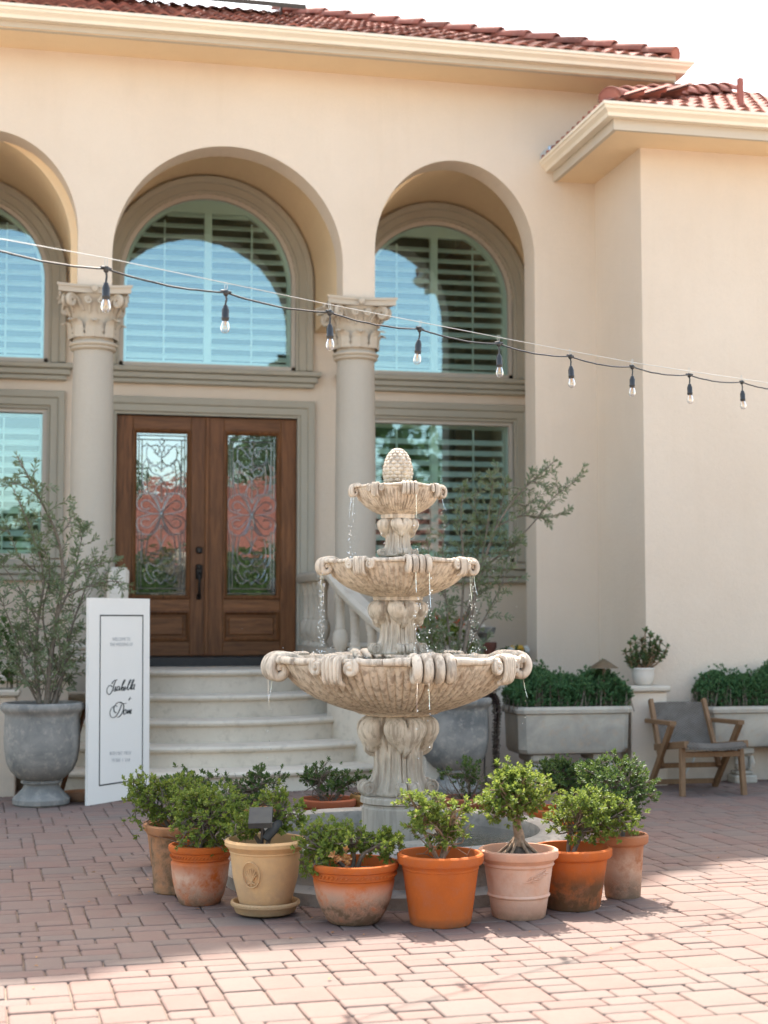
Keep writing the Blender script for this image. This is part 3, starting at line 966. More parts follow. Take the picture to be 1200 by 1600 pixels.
def tile_mesh():
    m = MB(); n = 12
    def z(x): return .026*(.5+.5*math.cos(2*math.pi*x/.118 + math.pi))**.8
    top, bot = [], []
    for e, (y, lift) in enumerate(((0,.030),(TL,.004))):
        for i in range(n+1):
            x = TW*i/n
            top.append((x, y, z(x)+lift+.013)); bot.append((x, y, z(x)+lift-.001))
    v = top + bot; k = n+1; f = []
    for i in range(n):
        f.append((i, i+1, k+i+1, k+i)); f.append((2*k+i+1, 2*k+i, 3*k+i, 3*k+i+1))
        f.append((i+1, i, 2*k+i, 2*k+i+1))
    return mesh_of("roof_tile", m.add(v, f), TILE, (0,0,0), 40)
TILEM = tile_mesh()
def tiles(O, e, s, cols, rows, keep):
    O, e, s = Vector(O), Vector(e).normalized(), Vector(s).normalized()
    n = e.cross(s)
    rot = Matrix((e, s, n)).transposed().to_euler()
    for j in range(rows):
        for i in range(cols):
            p = O + e*(i*TW + random.uniform(-.003,.003)) + s*(j*TP)
            if keep(i*TW, j*TP/math.sqrt(1+SLOPE**2)):
                inst("roof_tile", TILEM, roof, p + n*random.uniform(0,.004), (rot.x+random.uniform(-.01,.01), rot.y, rot.z+random.uniform(-.008,.008)))
tiles((-.75,10.715,5.486), (1,0,0), (0,1,SLOPE), 23, 10, lambda a, d: a+TW*.6 < 5.49 - d and a > d*.05)
tiles((3.80,9.785,4.764), (1,0,0), (0,1,SLOPE), 9, 8, lambda a, d: a+TW*.5 > d)
tiles((3.755,11.19,4.764), (0,-1,0), (1,0,SLOPE), 6, 3, lambda a, d: a+TW < 1.52 - d)
def cap_mesh():
    m = MB(); L = .33; n = 10
    P = np.zeros((4, n+1, 3)); Q = np.zeros((4, n+1, 3))
    for i, (y, r) in enumerate(((0,.088),(.012,.092),(.2,.083),(L,.072))):
        for j in range(n+1):
            a = math.pi*j/n
            P[i,j] = (r*math.cos(a), y, r*.85*math.sin(a) + .022*(1-y/L)); Q[i,j] = ((r-.014)*math.cos(a), y, (r-.014)*.85*math.sin(a) + .022*(1-y/L))
    m.grid(P); m.grid(Q[:, ::-1])
    for j in range(n):
        m.add([P[0,j],P[0,j+1],Q[0,j+1],Q[0,j]], [(3,2,1,0)])
    return mesh_of("cap_tile", m, TILE, (0,0,0), 50, fix=False)
CAPT = cap_mesh()
def caps(O, d, n, closed=True):
    O, d = Vector(O), Vector(d)
    h = d.copy(); h.z = 0
    s = d.normalized(); e = s.cross(Vector((0,0,1))).normalized(); nn = e.cross(s)
    rot = Matrix((e, s, nn)).transposed().to_euler()
    for k in range(n):
        inst("cap_tile", CAPT, roof, O + s*(k*.27) + nn*random.uniform(0,.006), (rot.x, rot.y, rot.z+random.uniform(-.02,.02)))
    ed = MB()                                   # closed starter end
    ed.add([tuple(O + s*.004 + e*(.085*math.cos(math.pi*j/10)) + nn*(.072*math.sin(math.pi*j/10)+.02)) for j in range(11)] + [tuple(O - nn*.05 - s*.02)], [(j, j+1, 11) for j in range(10)])
    obj("cap_end", ed, TILE, roof, None, smooth=0)
caps((4.70,10.76,5.545), (-1,1,SLOPE), 15)
caps((3.80,9.83,4.83), (1,1,SLOPE), 10)
# ridge-side vent pipe, flashing, solar panel
vp = MB(); vp.bbox(4.90,10.06,4.86,4.94,10.10,5.17,.004)
obj("vent_pipe", vp, REDPIPE, house, None, smooth=30)
fl = MB(); fl.add([(3.74,11.195,4.80),(3.80,10.98,4.80),(3.86,10.98,4.89),(3.80,11.195,4.93)], [(0,1,2,3)]); fl.box(3.735,11.0,4.79,3.85,11.198,4.86)
obj("flashing", fl, TRANSP, house, None, smooth=0)
sp = MB()
def slopept(x, d, up): return (x - 0*up, 10.72 + d - up*.41, 5.49 + SLOPE*d + up*.91)
for (xa, xb) in ((-.6,.55),(.58,1.98)):
    a = [slopept(xa,1.35,.13), slopept(xb,1.35,.13), slopept(xb,2.35,.13), slopept(xa,2.35,.13)]
    b = [slopept(xa,1.35,.17), slopept(xb,1.35,.17), slopept(xb,2.35,.17), slopept(xa,2.35,.17)]
    sp.add(a+b, [(0,3,2,1),(4,5,6,7),(0,1,5,4),(1,2,6,5),(2,3,7,6),(3,0,4,7)])
    for xx in (xa+.15, xb-.2):
        sp.tube([slopept(xx,1.4,0.0), slopept(xx,1.4,.135)], .012, 6)
obj("solar_panel", sp, PANELM, house, None, smooth=0)

# ---- steps and balustrades
stair = thing("entry_steps", (1.2,11.0,0), "pale curved stone steps rising to the wooden double doors", "steps")
SC = (1.18, 12.45)
def step_arc(r, n=40):
    a = [math.pi*1.5 + R(62)*(2*i/n-1) for i in range(n+1)]
    return [(SC[0]+r*math.cos(t), SC[1]+r*math.sin(t)) for t in a]
tops = [.784, .611, .447, .289, .144, 0]
for k in range(5):
    r = 1.05 + .30*k
    m = MB(); n = 40
    zt, zb = tops[k], tops[k+1]
    prof = [(r-.34,zt),(r-.012,zt),(r+.004,zt-.004),(r+.014,zt-.018),(r+.012,zt-.032),(r+.002,zt-.042),(r-.018,zt-.046),(r-.022,zt-.060),(r-.022,zb-.02)]
    P = np.zeros((n+1, len(prof), 3))
    for i in range(n+1):
        t = math.pi*1.5 + R(60)*(2*i/n-1)
        for j, (rr, z) in enumerate(prof):
            P[i,j] = (SC[0]+rr*math.cos(t), SC[1]+rr*math.sin(t), z)
    m.grid(P)
    obj("step", m, STEP, stair, (SC[0], SC[1]-r, 0), smooth=40)
ld = MB()
ld.prismz(step_arc(1.03)[::1] + [(2.24,Y1+.02),(.30,Y1+.02)], -.02, .781)
obj("landing", ld, STEP, stair, None, smooth=20)
def balustrade(sg, label):
    xw = 1.267 + sg*.80
    t = thing("balustrade", (xw,11.0,0), label, "balustrade", "balustrades flanking the entry steps")
    SE_ = 2.0 if sg > 0 else 1.42
    def P(s):   # s = 0 at the wall, 1 at the column, 2 at the foot
        if s <= 1: return Vector((xw, 12.5 - 1.35*s, 1.50))
        u = s-1
        return Vector((xw + sg*(.50 if sg > 0 else .10)*u**1.25, 11.15 - 1.05*u, 1.50 - .62*u - .03*math.sin(math.pi*u)))
    prof = [(-.065,-.03),(-.075,-.012),(-.075,.022),(-.05,.05),(.05,.05),(.075,.022),(.075,-.012),(.065,-.03)]
    def run(prof, mb, s0, s1, n, dz):
        pts = [P(s0+(s1-s0)*i/n) for i in range(n+1)]
        A = np.zeros((n+1, len(prof)+1, 3))
        for i, p in enumerate(pts):
            d = (pts[min(i+1,n)] - pts[max(i-1,0)]); d.z = 0; d.normalize()
            sd = Vector((d.y, -d.x, 0))
            for j, (a, b) in enumerate(prof + [prof[0]]):
                A[i,j] = p + sd*a + Vector((0,0,b+dz))
        mb.grid(A)
        for e in (0, n): mb.add([tuple(A[e,j]) for j in range(len(prof))], [tuple(range(len(prof)))])
    rl = MB(); run(prof, rl, 0, SE_, 34, 0)
    obj("handrail", rl, PALE, t, None, smooth=40)
    pl = MB(); run([(-.06,-.64),(-.06,-.55),(.06,-.55),(.06,-.64)], pl, 0, SE_, 34, 0)
    obj("plinth", pl, PALE, t, None, smooth=30)
    pb = [(.042,0),(.046,.012),(.042,.03),(.028,.045),(.03,.06),(.052,.10),(.060,.145),(.055,.185),(.044,.215),(.036,.225),(.040,.235),(.036,.25),(.033,.26),(.033,.42),(.038,.43),(.033,.445),(.043,.47),(.046,.50),(.046,.535)]
    for s in (.08,.27,.46,.65,1.10,1.28,1.46,1.64,1.82):
        if s > SE_-.1: continue
        p = P(s); b = MB()
        sc_ = 1.0
        b.lathe([(r, p.z-.56+z*sc_) for r, z in pb], (p.x, p.y), 20)
        obj("baluster", b, PALE, t, None, smooth=40)
    e = P(SE_); nw = MB()
    nw.bbox(e.x-.10, e.y-.17, -.01, e.x+.10, e.y+.03, e.z+.03, .008)
    nw.bbox(e.x-.125, e.y-.195, e.z+.032, e.x+.125, e.y+.055, e.z+.085, .015)
    obj("newel_post", nw, PALE, t, None, smooth=30)
    st = MB()
    n = 20
    for i in range(n):
        a, b = P(1+(SE_-1)*i/n), P(1+(SE_-1)*(i+1)/n)
        st.add([(a.x-.05,a.y,-.02),(a.x+.05,a.y,-.02),(a.x+.05,a.y,a.z-.635),(a.x-.05,a.y,a.z-.635),(b.x-.05,b.y,-.02),(b.x+.05,b.y,-.02),(b.x+.05,b.y,b.z-.635),(b.x-.05,b.y,b.z-.635)],
               [(0,4,7,3),(1,2,6,5),(3,7,6,2)])
    obj("stringer", st, STEP, t, None, smooth=30)
balustrade(-1, "pale balustrade left of the steps, mostly hidden behind the welcome sign")
balustrade(1, "pale balustrade with sloped rail right of the doors, behind the fountain")

# ------------------------------------------------------------------ the fountain
FX, FY = 1.555, 6.774
fountain = thing("fountain", (FX,FY,0), "three tiered carved stone fountain with pinecone top in the middle of the courtyard", "fountain")
PH0 = R(-88)
def polar(prof, nphi, nt, disp, c=(FX,FY)):
    """height field on a surface of revolution; prof: list of (r,z); disp(phi, t, r, z) -> dr, dz"""
    pr = catmull([(r, z, 0) for r, z in prof], 8)
    L = [0]
    for a, b in zip(pr[:-1], pr[1:]): L.append(L[-1] + (b-a).length)
    L = np.array(L)/L[-1]
    t = np.linspace(0, 1, nt)
    r = np.interp(t, L, [p.x for p in pr]); z = np.interp(t, L, [p.y for p in pr])
    ph = np.linspace(0, 2*math.pi, nphi, endpoint=False)
    PH, T = np.meshgrid(ph, t, indexing='ij')
    Rr = np.broadcast_to(r, PH.shape).copy(); Z = np.broadcast_to(z, PH.shape).copy()
    dr, dz = disp(PH, T, Rr, Z)
    Rr = Rr + dr; Z = Z + dz
    return np.stack([c[0]+Rr*np.cos(PH), c[1]+Rr*np.sin(PH), Z], -1)
def wrap4(ph, off=0.0):
    """local angle about the nearest of four axes, -45..45 degrees"""
    q = (ph - PH0 - off) % (math.pi/2)
    return np.where(q > math.pi/4, q - math.pi/2, q)
def smooth(x, a, b):
    t = np.clip((x-a)/(b-a), 0, 1)
    return t*t*(3-2*t)
def bowl(zt, sr, sz, nfl):
    h = .262*sz
    prof = [(.185,-.262),(.205,-.252),(.272,-.234),(.35,-.205),(.43,-.166),(.505,-.106),(.548,-.055),(.562,-.024),(.560,-.008)]
    prof = [(r*sr, zt + z*sz) for r, z in prof]
    def disp(ph, t, r, z):
        q = wrap4(ph, math.pi/4/2)               # 45-degree shells
        w8 = ((ph - PH0) % (math.pi/4))/(math.pi/4)    # 0..1 within a shell
        fl = np.abs(np.sin(math.pi*w8*nfl))**.42
        win = smooth(t, .02, .14)*(1-smooth(t, .86, .93))
        edge = np.minimum(w8, 1-w8)
        shell = .016*np.sin(math.pi*w8)**.6
        dr = sr*(win*(-.020*(1-fl)) + smooth(t,.05,.4)*(shell-.010) - .012*win*np.exp(-(edge/.02)**2))
        return dr, np.zeros_like(dr)
    P = polar(prof, nfl*8*10, 42, disp)
    m = MB(); m.grid(P, closed_u=True)
    # lip and basin
    lip = [(.560,-.008),(.553,.0),(.535,.001),(.522,-.006),(.512,-.03),(.45,-.085),(.30,-.12),(0,-.13)]
    m.lathe([(r*sr, zt+z*sz) for r, z in lip], (FX,FY), 96)
    m.lathe([(r*sr, zt+z*sz) for r, z in [(0,-.262),(.185,-.262)]], (FX,FY), 48)
    b = obj("bowl", m, FST, fountain, None, smooth=50, fix=False)
    # moulded rim band
    rb = MB(); pts = []
    for i in range(97):
        a = 2*math.pi*i/96
        k = abs(math.sin(2*(a-PH0)*2))**2
        pts.append((FX+.556*sr*math.cos(a), FY+.556*sr*math.sin(a), zt-.012*sz-.006*k*sz))
    rb.tube(pts, .0140*sr**.8, 8, caps=False)
    obj("rim_band", rb, FST, b, None, smooth=60)
    lugp = [(.46,-.022),(.50,-.004),(.54,.004),(.578,.003),(.606,-.012),(.619,-.040),(.613,-.068),(.594,-.086),(.570,-.083),(.555,-.066),(.556,-.045),(.570,-.034),(.583,-.043),(.580,-.056)]
    for k in range(4):
        a = PH0 + k*math.pi/2
        d = Vector((math.cos(a), math.sin(a), 0)); sd = Vector((-d.y, d.x, 0)); o = Vector((FX,FY,zt))
        m = MB()
        for j in range(4):
            off = (j-1.5)*.051*sr
            pts = catmull([o + d*(r*sr) + Vector((0,0,z*sz)) + sd*off for r, z in lugp], 4)
            n = len(pts)
            m.tube(pts, [sr*(.012+.0110*min(1,i/7) - .011*max(0,(i-n*.62)/(n*.38))) for i in range(n)], 10)
        m.tube([o + d*(.545*sr) + Vector((0,0,-.035*sz)) + sd*(-.09*sr), o + d*(.545*sr) + Vector((0,0,-.035*sz)) + sd*(.09*sr)], .03*sr, 8)
        for sg in (-1, 1):        # flowing shoulder into the rim
            pts = [o + d*(rr*sr) + sd*(sg*tt*sr) + Vector((0,0,zz*sz)) for rr, tt, zz in ((.585,.098,-.012),(.572,.13,-.010),(.558,.17,-.012),(.542,.21,-.014))]
            m.tube(catmull(pts, 4), [.022*sr,.021*sr,.02*sr,.02*sr]+[.019*sr]*5+[.0175*sr]*4, 8)
        obj("spout_lug", m, FST, b, None, smooth=60)
        a += math.pi/4
        d = Vector((math.cos(a), math.sin(a), 0)); sd = Vector((-d.y, d.x, 0))
        m = MB()
        for j in range(5):
            off = (j-2)*.0195*sr
            m.tube(catmull([o + d*(r*sr) + Vector((0,0,z*sz)) + sd*off for r, z in ((.53,.0),(.558,.006),(.580,-.006),(.584,-.05),(.574,-.095),(.545,-.112))], 4), .0115*sr, 7)
        for sg in (-1, 1):
            rr = .038
            cx = .088 + .0
            sp = spiral2(cx, -.038, rr*.86, rr*.12, math.pi*(.5 if sg > 0 else .5), -1.75, 34)
            pts = [(.245,-.014),(.20,-.017),(.15,-.014),(.115,-.006)]
            path = []
            for (tt, zz) in pts + sp[2:]:
                an = math.atan2(tt, .57)
                rad = .566 if (tt, zz) in pts else .574
                dd = d*math.cos(sg*an) + sd*math.sin(sg*an)
                path.append(o + dd*(rad*sr) + Vector((0,0,zz*sz)))
            n = len(path)
            m.tube(path, [sr*(.016 if i < 5 else .0155 - .006*(i-5)/(n-5)) for i in range(n)], 8)
            sp = MB(); sp.lathe([(0,-.012),(.011,-.008),(.014,0),(.011,.008),(0,.012)], n=10)
            an = math.atan2(cx, .57); dd = d*math.cos(sg*an) + sd*math.sin(sg*an)
            m.add([tuple(o + dd*(.578*sr) + Vector((p[0]*sr, p[1]*sr, p[2]*sr - .038*sz))) for p in sp.v], sp.f)
        obj("rim_scroll", m, FST, b, None, smooth=60)
    w = MB(); w.lathe([(0, zt-.022*sz),(.518*sr, zt-.022*sz)], (FX,FY), 64)
    obj("bowl_water", w, WATER, b, None, smooth=30)
    return b
def pedestal(z0, z1, s):
    H_ = z1-z0
    prof = [(.118,0),(.122,.03),(.112,.10),(.098,.25),(.092,.42),(.100,.58),(.118,.70),(.130,.80),(.134,.90),(.128,.96),(.118,1.0)]
    prof = [(r*s, z0+z*H_) for r, z in prof]
    def disp(ph, t, r, z):
        v = (z-z0)/H_
        q = wrap4(ph)/R(45)                        # -1..1 about each leg
        # heart: two rounded lobes above, one point below
        x = q/.92; y = (v-.72)/.25
        hh = x*x + (y - .55*np.sqrt(np.abs(x)) + .10)**2*1.15
        heart = np.sqrt(np.clip(1-hh, 0, 1))
        cleft = np.exp(-(q/.05)**2)*smooth(v,.78,.92)
        dr = s*(.062*heart**.8 - .022*cleft*(heart>0))
        # side seam between hearts
        dr -= s*.02*np.exp(-((np.abs(q)-1)/.06)**2)*smooth(v,.5,.62)
        # leg with centre groove, flaring to the foot
        lw = .34 + .10*(1-v)
        leg = (1-smooth(np.abs(q), lw*.72, lw))*(1-smooth(v,.52,.66))
        dr += s*leg*(.020 + .030*(1-smooth(v,0,.30)))
        for g in (.13,):
            dr -= s*.012*np.exp(-((np.abs(q)-g)/.035)**2)*leg
        dr -= s*.006*np.exp(-(q/.03)**2)*leg
        # raised fillets on the panels
        dr += s*.012*np.exp(-((np.abs(q)-.80)/.07)**2)*(1-smooth(v,.45,.6))*smooth(v,.02,.1)
        return dr, 0*dr
    m = MB(); m.grid(polar(prof, 288, 90, disp), closed_u=True)
    m.lathe([(.118*s, z1),(0,z1)], (FX,FY), 32)
    for k in range(4):
        a = PH0 + k*math.pi/2
        d = Vector((math.cos(a), math.sin(a), 0)); sd = Vector((-d.y, d.x, 0)); o = Vector((FX,FY,z0))
        for j in (-1, 1):
            c0 = o + d*(.150*s) + Vector((0,0,.034*s))
            m.tube([c0 + sd*(j*.003*s), c0 + sd*(j*.008*s), c0 + sd*(j*.038*s), c0 + sd*(j*.044*s)], [.026*s,.034*s,.034*s,.027*s], 14)
        for j in (-1, 1):      # volute line on the side of the foot, running up the leg
            c0 = o + d*(.150*s) + sd*(j*.045*s) + Vector((0,0,.034*s))
            sp = spiral2(0,0,.010*s,.033*s, 0, 1.3, 20)
            m.tube([c0 + d*p[0] + Vector((0,0,p[1])) for p in sp], .0055*s, 5)
    o = obj("pedestal", m, FST, fountain, None, smooth=55, fix=False)
    c = MB()
    c.lathe([(0,z1-.004),(.150*s,z1-.004),(.158*s,z1+.006),(.150*s,z1+.018),(0,z1+.018)], (FX,FY), 48)
    obj("collar", c, FST, o, None, smooth=40)
    return o
def build_fountain():
    # pool
    m = MB()
    m.lathe([(.79,-.02),(.79,.05),(.765,.065),(.745,.075),(.735,.15),(.748,.165),(.765,.18),(.768,.205),(.755,.222),(.735,.228),(.66,.228),(.645,.222),(.635,.20),(.632,.03),(0,.03)], (FX,FY), 96)
    obj("pool_basin", m, POOL, fountain, None, smooth=40)
    w = MB(); w.lathe([(0,.165),(.634,.165)], (FX,FY), 80)
    obj("pool_water", w, WATER, fountain, None, smooth=30)
    b = MB()
    b.lathe([(.27,.02),(.27,.175),(.262,.185),(.185,.19)], (FX,FY), 64)
    b.lathe([(.166,.185),(.166,.318),(.160,.326),(.160,.336),(.172,.343),(.172,.365),(.166,.372),(0,.374)], (FX,FY), 64)
    obj("base_block", b, FST, fountain, None, smooth=30)
    pedestal(.374, .738, 1.0); bowl(1.003, .975, 1.0, 11)
    pedestal(1.012, 1.262, .74); bowl(1.443, .595, .66, 10)
    pedestal(1.462, 1.640, .515); bowl(1.786, .36, .53, 9)
    # pinecone finial
    z0, z1 = 1.772, 1.966
    prof = [(.040,z0),(.052,z0+.02),(.063,z0+.055),(.0655,z0+.085),(.060,z0+.12),(.045,z0+.158),(.022,z0+.185),(.002,z1-.002)]
    def disp(ph, t, r, z):
        rows = 13
        u = t*rows; row = np.floor(u); fv = u-row
        nn = 12
        x = ((ph/(2*math.pi)*nn + .5*(row % 2)) % 1.0)-.5
        s = np.clip(1-(np.abs(x)/.5)**2 - ((fv-.45)/.62)**2, 0, 1)
        lift = np.sqrt(s)*(.0085)*(1-.4*t)
        return lift, lift*.25
    m = MB(); m.grid(polar(prof, 168, 120, disp), closed_u=True)
    m.lathe([(.001,1.70),(.045,1.70),(.050,1.765),(.042,1.775)], (FX,FY), 32)
    obj("pinecone_finial", m, FST, fountain, None, smooth=60, fix=False)
build_fountain()
# falling water: threads and drops
def water_drops():
    m = MB(); rn = random.Random(3)
    def drop(p, r):
        t = [(0,0,1),(1,0,0),(0,1,0),(-1,0,0),(0,-1,0),(0,0,-1)]
        s = rn.uniform(1.0,1.5)
        m.add([(p[0]+a*r, p[1]+b*r, p[2]+c*r*s) for a,b,c in t], [(0,1,2),(0,2,3),(0,3,4),(0,4,1),(5,2,1),(5,3,2),(5,4,3),(5,1,4)])
    for (sr, zt, sz, zb) in ((.605,1.443,.66,.985),(.362,1.786,.53,1.43),(1.0,1.003,1.0,.17)):
        for k in range(4):
            a = PH0 + k*math.pi/2
            dens = {.605:110,.362:30,1.0:34}[sr]
            for j in range(4):
                if rn.random() < (.5 if sr < 1 else .7): continue
                off = (j-1.5)*.051*sr
                bx = FX + .600*sr*math.cos(a) - off*math.sin(a); by = FY + .600*sr*math.sin(a) + off*math.cos(a)
                zs = zt - .085*sz
                ln = (zs-zb)*rn.uniform(.12,.45 if sr < .7 else .2)
                sway = rn.uniform(-.012,.022)
                pts = [(bx+math.cos(a)*sway*(i/6)**2, by+math.sin(a)*sway*(i/6)**2, zs-ln*i/6) for i in range(7)]
                m.tube(pts, [.0009,.0014,.0008,.0013,.0007,.0011,.0006], 5)
                for q in range(dens//3):
                    t = rn.random()**.8
                    s = rn.gauss(0,.006+.010*t)
                    z = zs - (zs-zb)*t
                    drop((bx+math.cos(a)*(sway*t+rn.gauss(0,.006))-math.sin(a)*s, by+math.sin(a)*sway*t+math.cos(a)*s, z), rn.uniform(.0016,.0038))
    for q in range(110):       # splash above the water
        a = rn.uniform(0,6.28); r = rn.uniform(.30,.50); drop((FX+r*math.cos(a), FY+r*math.sin(a), .985+abs(rn.gauss(0,.03))), rn.uniform(.0012,.0028))
    for q in range(70):
        a = rn.uniform(0,6.28); r = rn.uniform(.2,.85); drop((FX+r*math.cos(a), FY+r*math.sin(a), rn.uniform(.3,1.9)), rn.uniform(.0010,.0022))
    me = mesh_of("water_drops", m, WATERD, (FX,FY,.2), 60, fix=False)
    o = stuff_obj("water_drops", me, None, (FX,FY,.2))
    tag(o, "water threads and drops falling from the fountain bowls", "water")
water_drops()

# ------------------------------------------------------------------ plants
def leaf_cloud(name, P, D, Nn, L, W, mat, parent, org, fold=.22, ob=.58):
    P = np.asarray(P, float); D = np.asarray(D, float); Nn = np.asarray(Nn, float)
    D /= np.linalg.norm(D, axis=1, keepdims=True)+1e-9
    S = np.cross(D, Nn); S /= np.linalg.norm(S, axis=1, keepdims=True)+1e-9
    U = np.cross(S, D)
    L = np.asarray(L, float).reshape(-1,1); W = np.asarray(W, float).reshape(-1,1)
    n = len(P)
    V = np.empty((n, 6, 3))
    V[:,0] = P
    V[:,1] = P + D*L*.35 - S*W*.42 + U*W*fold*.8
    V[:,2] = P + D*L*.72 - S*W*.44 + U*W*fold*.6
    V[:,3] = P + D*L - U*L*.10
    V[:,4] = P + D*L*.72 + S*W*.44 + U*W*fold*.6
    V[:,5] = P + D*L*.35 + S*W*.42 + U*W*fold*.8
    base = (np.arange(n)*6).reshape(-1,1)
    F = np.concatenate([base + np.array([[0,1,2,3]]), base + np.array([[0,3,4,5]])], 0)
    me = np_mesh(name, V.reshape(-1,3), F, mat, org)
    return stuff_obj(name, me, parent, org)
def rosettes(tips, axes, nl, L, W, rn, spread=(.35,1.25)):
    P, D, Nn, LL, WW = [], [], [], [], []
    for t, a in zip(tips, axes):
        a = Vector(a).normalized()
        e1 = a.cross(Vector((.3,.2,.9))); 
        if e1.length < 1e-3: e1 = a.cross(Vector((1,0,0)))
        e1.normalize(); e2 = a.cross(e1)
        sc_ = rn.uniform(.75,1.2); ph = rn.uniform(0,6.28)
        for k in range(nl):
            th = ph + k*2.39996
            el = spread[0] + (spread[1]-spread[0])*(k/nl) + rn.gauss(0,.12)
            ring = e1*math.cos(th) + e2*math.sin(th)
            d = a*math.cos(el) + ring*math.sin(el)
            nn = a*math.sin(el) - ring*math.cos(el)
            P.append(Vector(t) - a*(.012*k/nl)*sc_); D.append(d); Nn.append(nn)
            s = sc_*rn.uniform(.8,1.15)
            LL.append(L*s); WW.append(W*s)
    return P, D, Nn, LL, WW
def shrub(t, pos, rs, hs, lobes, dens, mat, seed, bark=None, sparse=.0, mound=0.0, dead=0, Ls=.0175):
    """limbs, twigs and leaf rosettes growing out of a pot at pos, soil radius rs, soil height hs"""
    rn = random.Random(seed)
    bark = bark or BARK
    s = MB()
    prof = [(0,hs+mound)] + [(rs*k, hs + mound*(1-k)**1.3 + rn.uniform(-.004,.004)) for k in (.25,.5,.75,1.0)]
    s.lathe(prof, pos, 24, lambda r, z, a: r)
    s.v = [(x,y,z + (rn.uniform(-.005,.005) if math.hypot(x-pos[0],y-pos[1]) < rs*.95 else 0)) for x,y,z in s.v]
    obj("soil", s, SOIL, t, None, smooth=0)
    st = MB(); tips, axes = [], []
    base = Vector((pos[0], pos[1], hs+mound*.9))
    for (x, y, z0, z1, hw) in lobes:
        y = pos[1] + rn.uniform(-.3,.3)*hw; 
        c = Vector((x, y, z0*.42+z1*.58)); hz = (z1-z0)*.5
        p1 = base + (c-base)*.45 + Vector((rn.uniform(-.03,.03), rn.uniform(-.03,.03), rn.uniform(0,.04)))
        st.tube(catmull([base + Vector((rn.uniform(-.02,.02), rn.uniform(-.02,.02), -.02)), p1, c], 5), [.011 - .0007*i for i in range(11)], 6)
        n = int(dens*hw*(hz+.4*hw)*21000)
        centres = []
        for b in range(max(4, int(n/9))):         # branch ends: clumps of rosettes
            while True:
                v = Vector((rn.gauss(0,1), rn.gauss(0,1), rn.gauss(.25,1)))
                if v.length > .1: break
            v.normalize(); k = rn.uniform(.30,1.0)**.6
            q = c + Vector((v.x*hw*k, v.y*hw*k*.95, v.z*hz*k*1.05))
            if q.z < hs+.012: q.z = hs + .012 + rn.uniform(0,.02)
            centres.append((q, v))
            m_ = p1 + (c-p1)*rn.uniform(.1,1.0)
            mid = m_ + (q-m_)*.5 + Vector((rn.gauss(0,.015), rn.gauss(0,.015), rn.gauss(.005,.01)))
            st.tube(catmull([m_, mid, q + v*.008], 3), [.0042,.0038,.0034,.003,.0026,.0022,.0016], 5)
        for (q, v) in centres:
            if rn.random() < sparse: continue
            for j in range(rn.randint(6, 11)):
                off = Vector((rn.gauss(0,1), rn.gauss(0,1), rn.gauss(0,.8)))*.020
                tp = q + off
                if tp.z < hs - .03: continue
                if tp.z < hs + .02 and math.hypot(tp.x-pos[0], tp.y-pos[1]) < rs*1.2: tp.z = hs+.02
                tips.append(tp); axes.append(v*.7 + off.normalized()*.4 + Vector((0,0,.55)))
                if j < 3: st.tube([q - v*.012, tp], [.0016,.0010], 4)
    for k in range(dead):      # bare twigs
        a = rn.uniform(0,6.28); v = Vector((math.cos(a)*.8, math.sin(a)*.8, rn.uniform(.3,1.1)))
        L_ = rn.uniform(.10,.22)
        pts = catmull([base, base + v*L_*.5 + Vector((rn.gauss(0,.02),rn.gauss(0,.02),.01)), base + v*L_], 3)
        st.tube(pts, [.003,.0028,.0025,.0022,.0018,.0014,.001], 4)
        for j in range(2):
            st.tube([pts[3+j], pts[3+j] + Vector((rn.gauss(0,.04), rn.gauss(0,.04), rn.uniform(.01,.06)))], [.0014,.0007], 4)
    if mound:
        for k in range(9):      # gnarled surface roots
            a = k*.7 + rn.uniform(-.2,.2)
            st.tube(catmull([base + Vector((0,0,.035)), base + Vector((math.cos(a)*.03, math.sin(a)*.03, .0)), base + Vector((math.cos(a)*rs*.75, math.sin(a)*rs*.75, -mound*.75))], 4), [.012,.011,.010,.009,.008,.007,.006,.005,.003], 6)
        st.tube([base + Vector((0,0,-.01)), base + Vector((.004,0,.03)), base + Vector((-.004,.004,.07)), base + Vector((.0,.0,.11))], [.030,.022,.018,.012], 8)
    obj("branches", st, bark, t, (pos[0],pos[1],hs), smooth=60, fix=False)
    A = rosettes(tips, axes, 7, Ls, Ls*.52, rn)
    leaf_cloud("foliage", *A, mat, t, (pos[0],pos[1],hs))
    return tips
def braid(mb, pos, r, z, n=46, w=.006):
    for k in range(n):
        a = 2*math.pi*k/n
        p = Vector((pos[0]+r*math.cos(a), pos[1]+r*math.sin(a), z)); sd = Vector((-math.sin(a), math.cos(a), 0))
        mb.tube([p - sd*w*.9 - Vector((0,0,w*.8)), p, p + sd*w*.9 + Vector((0,0,w*.8))], [w*.4,w*.62,w*.4], 5)
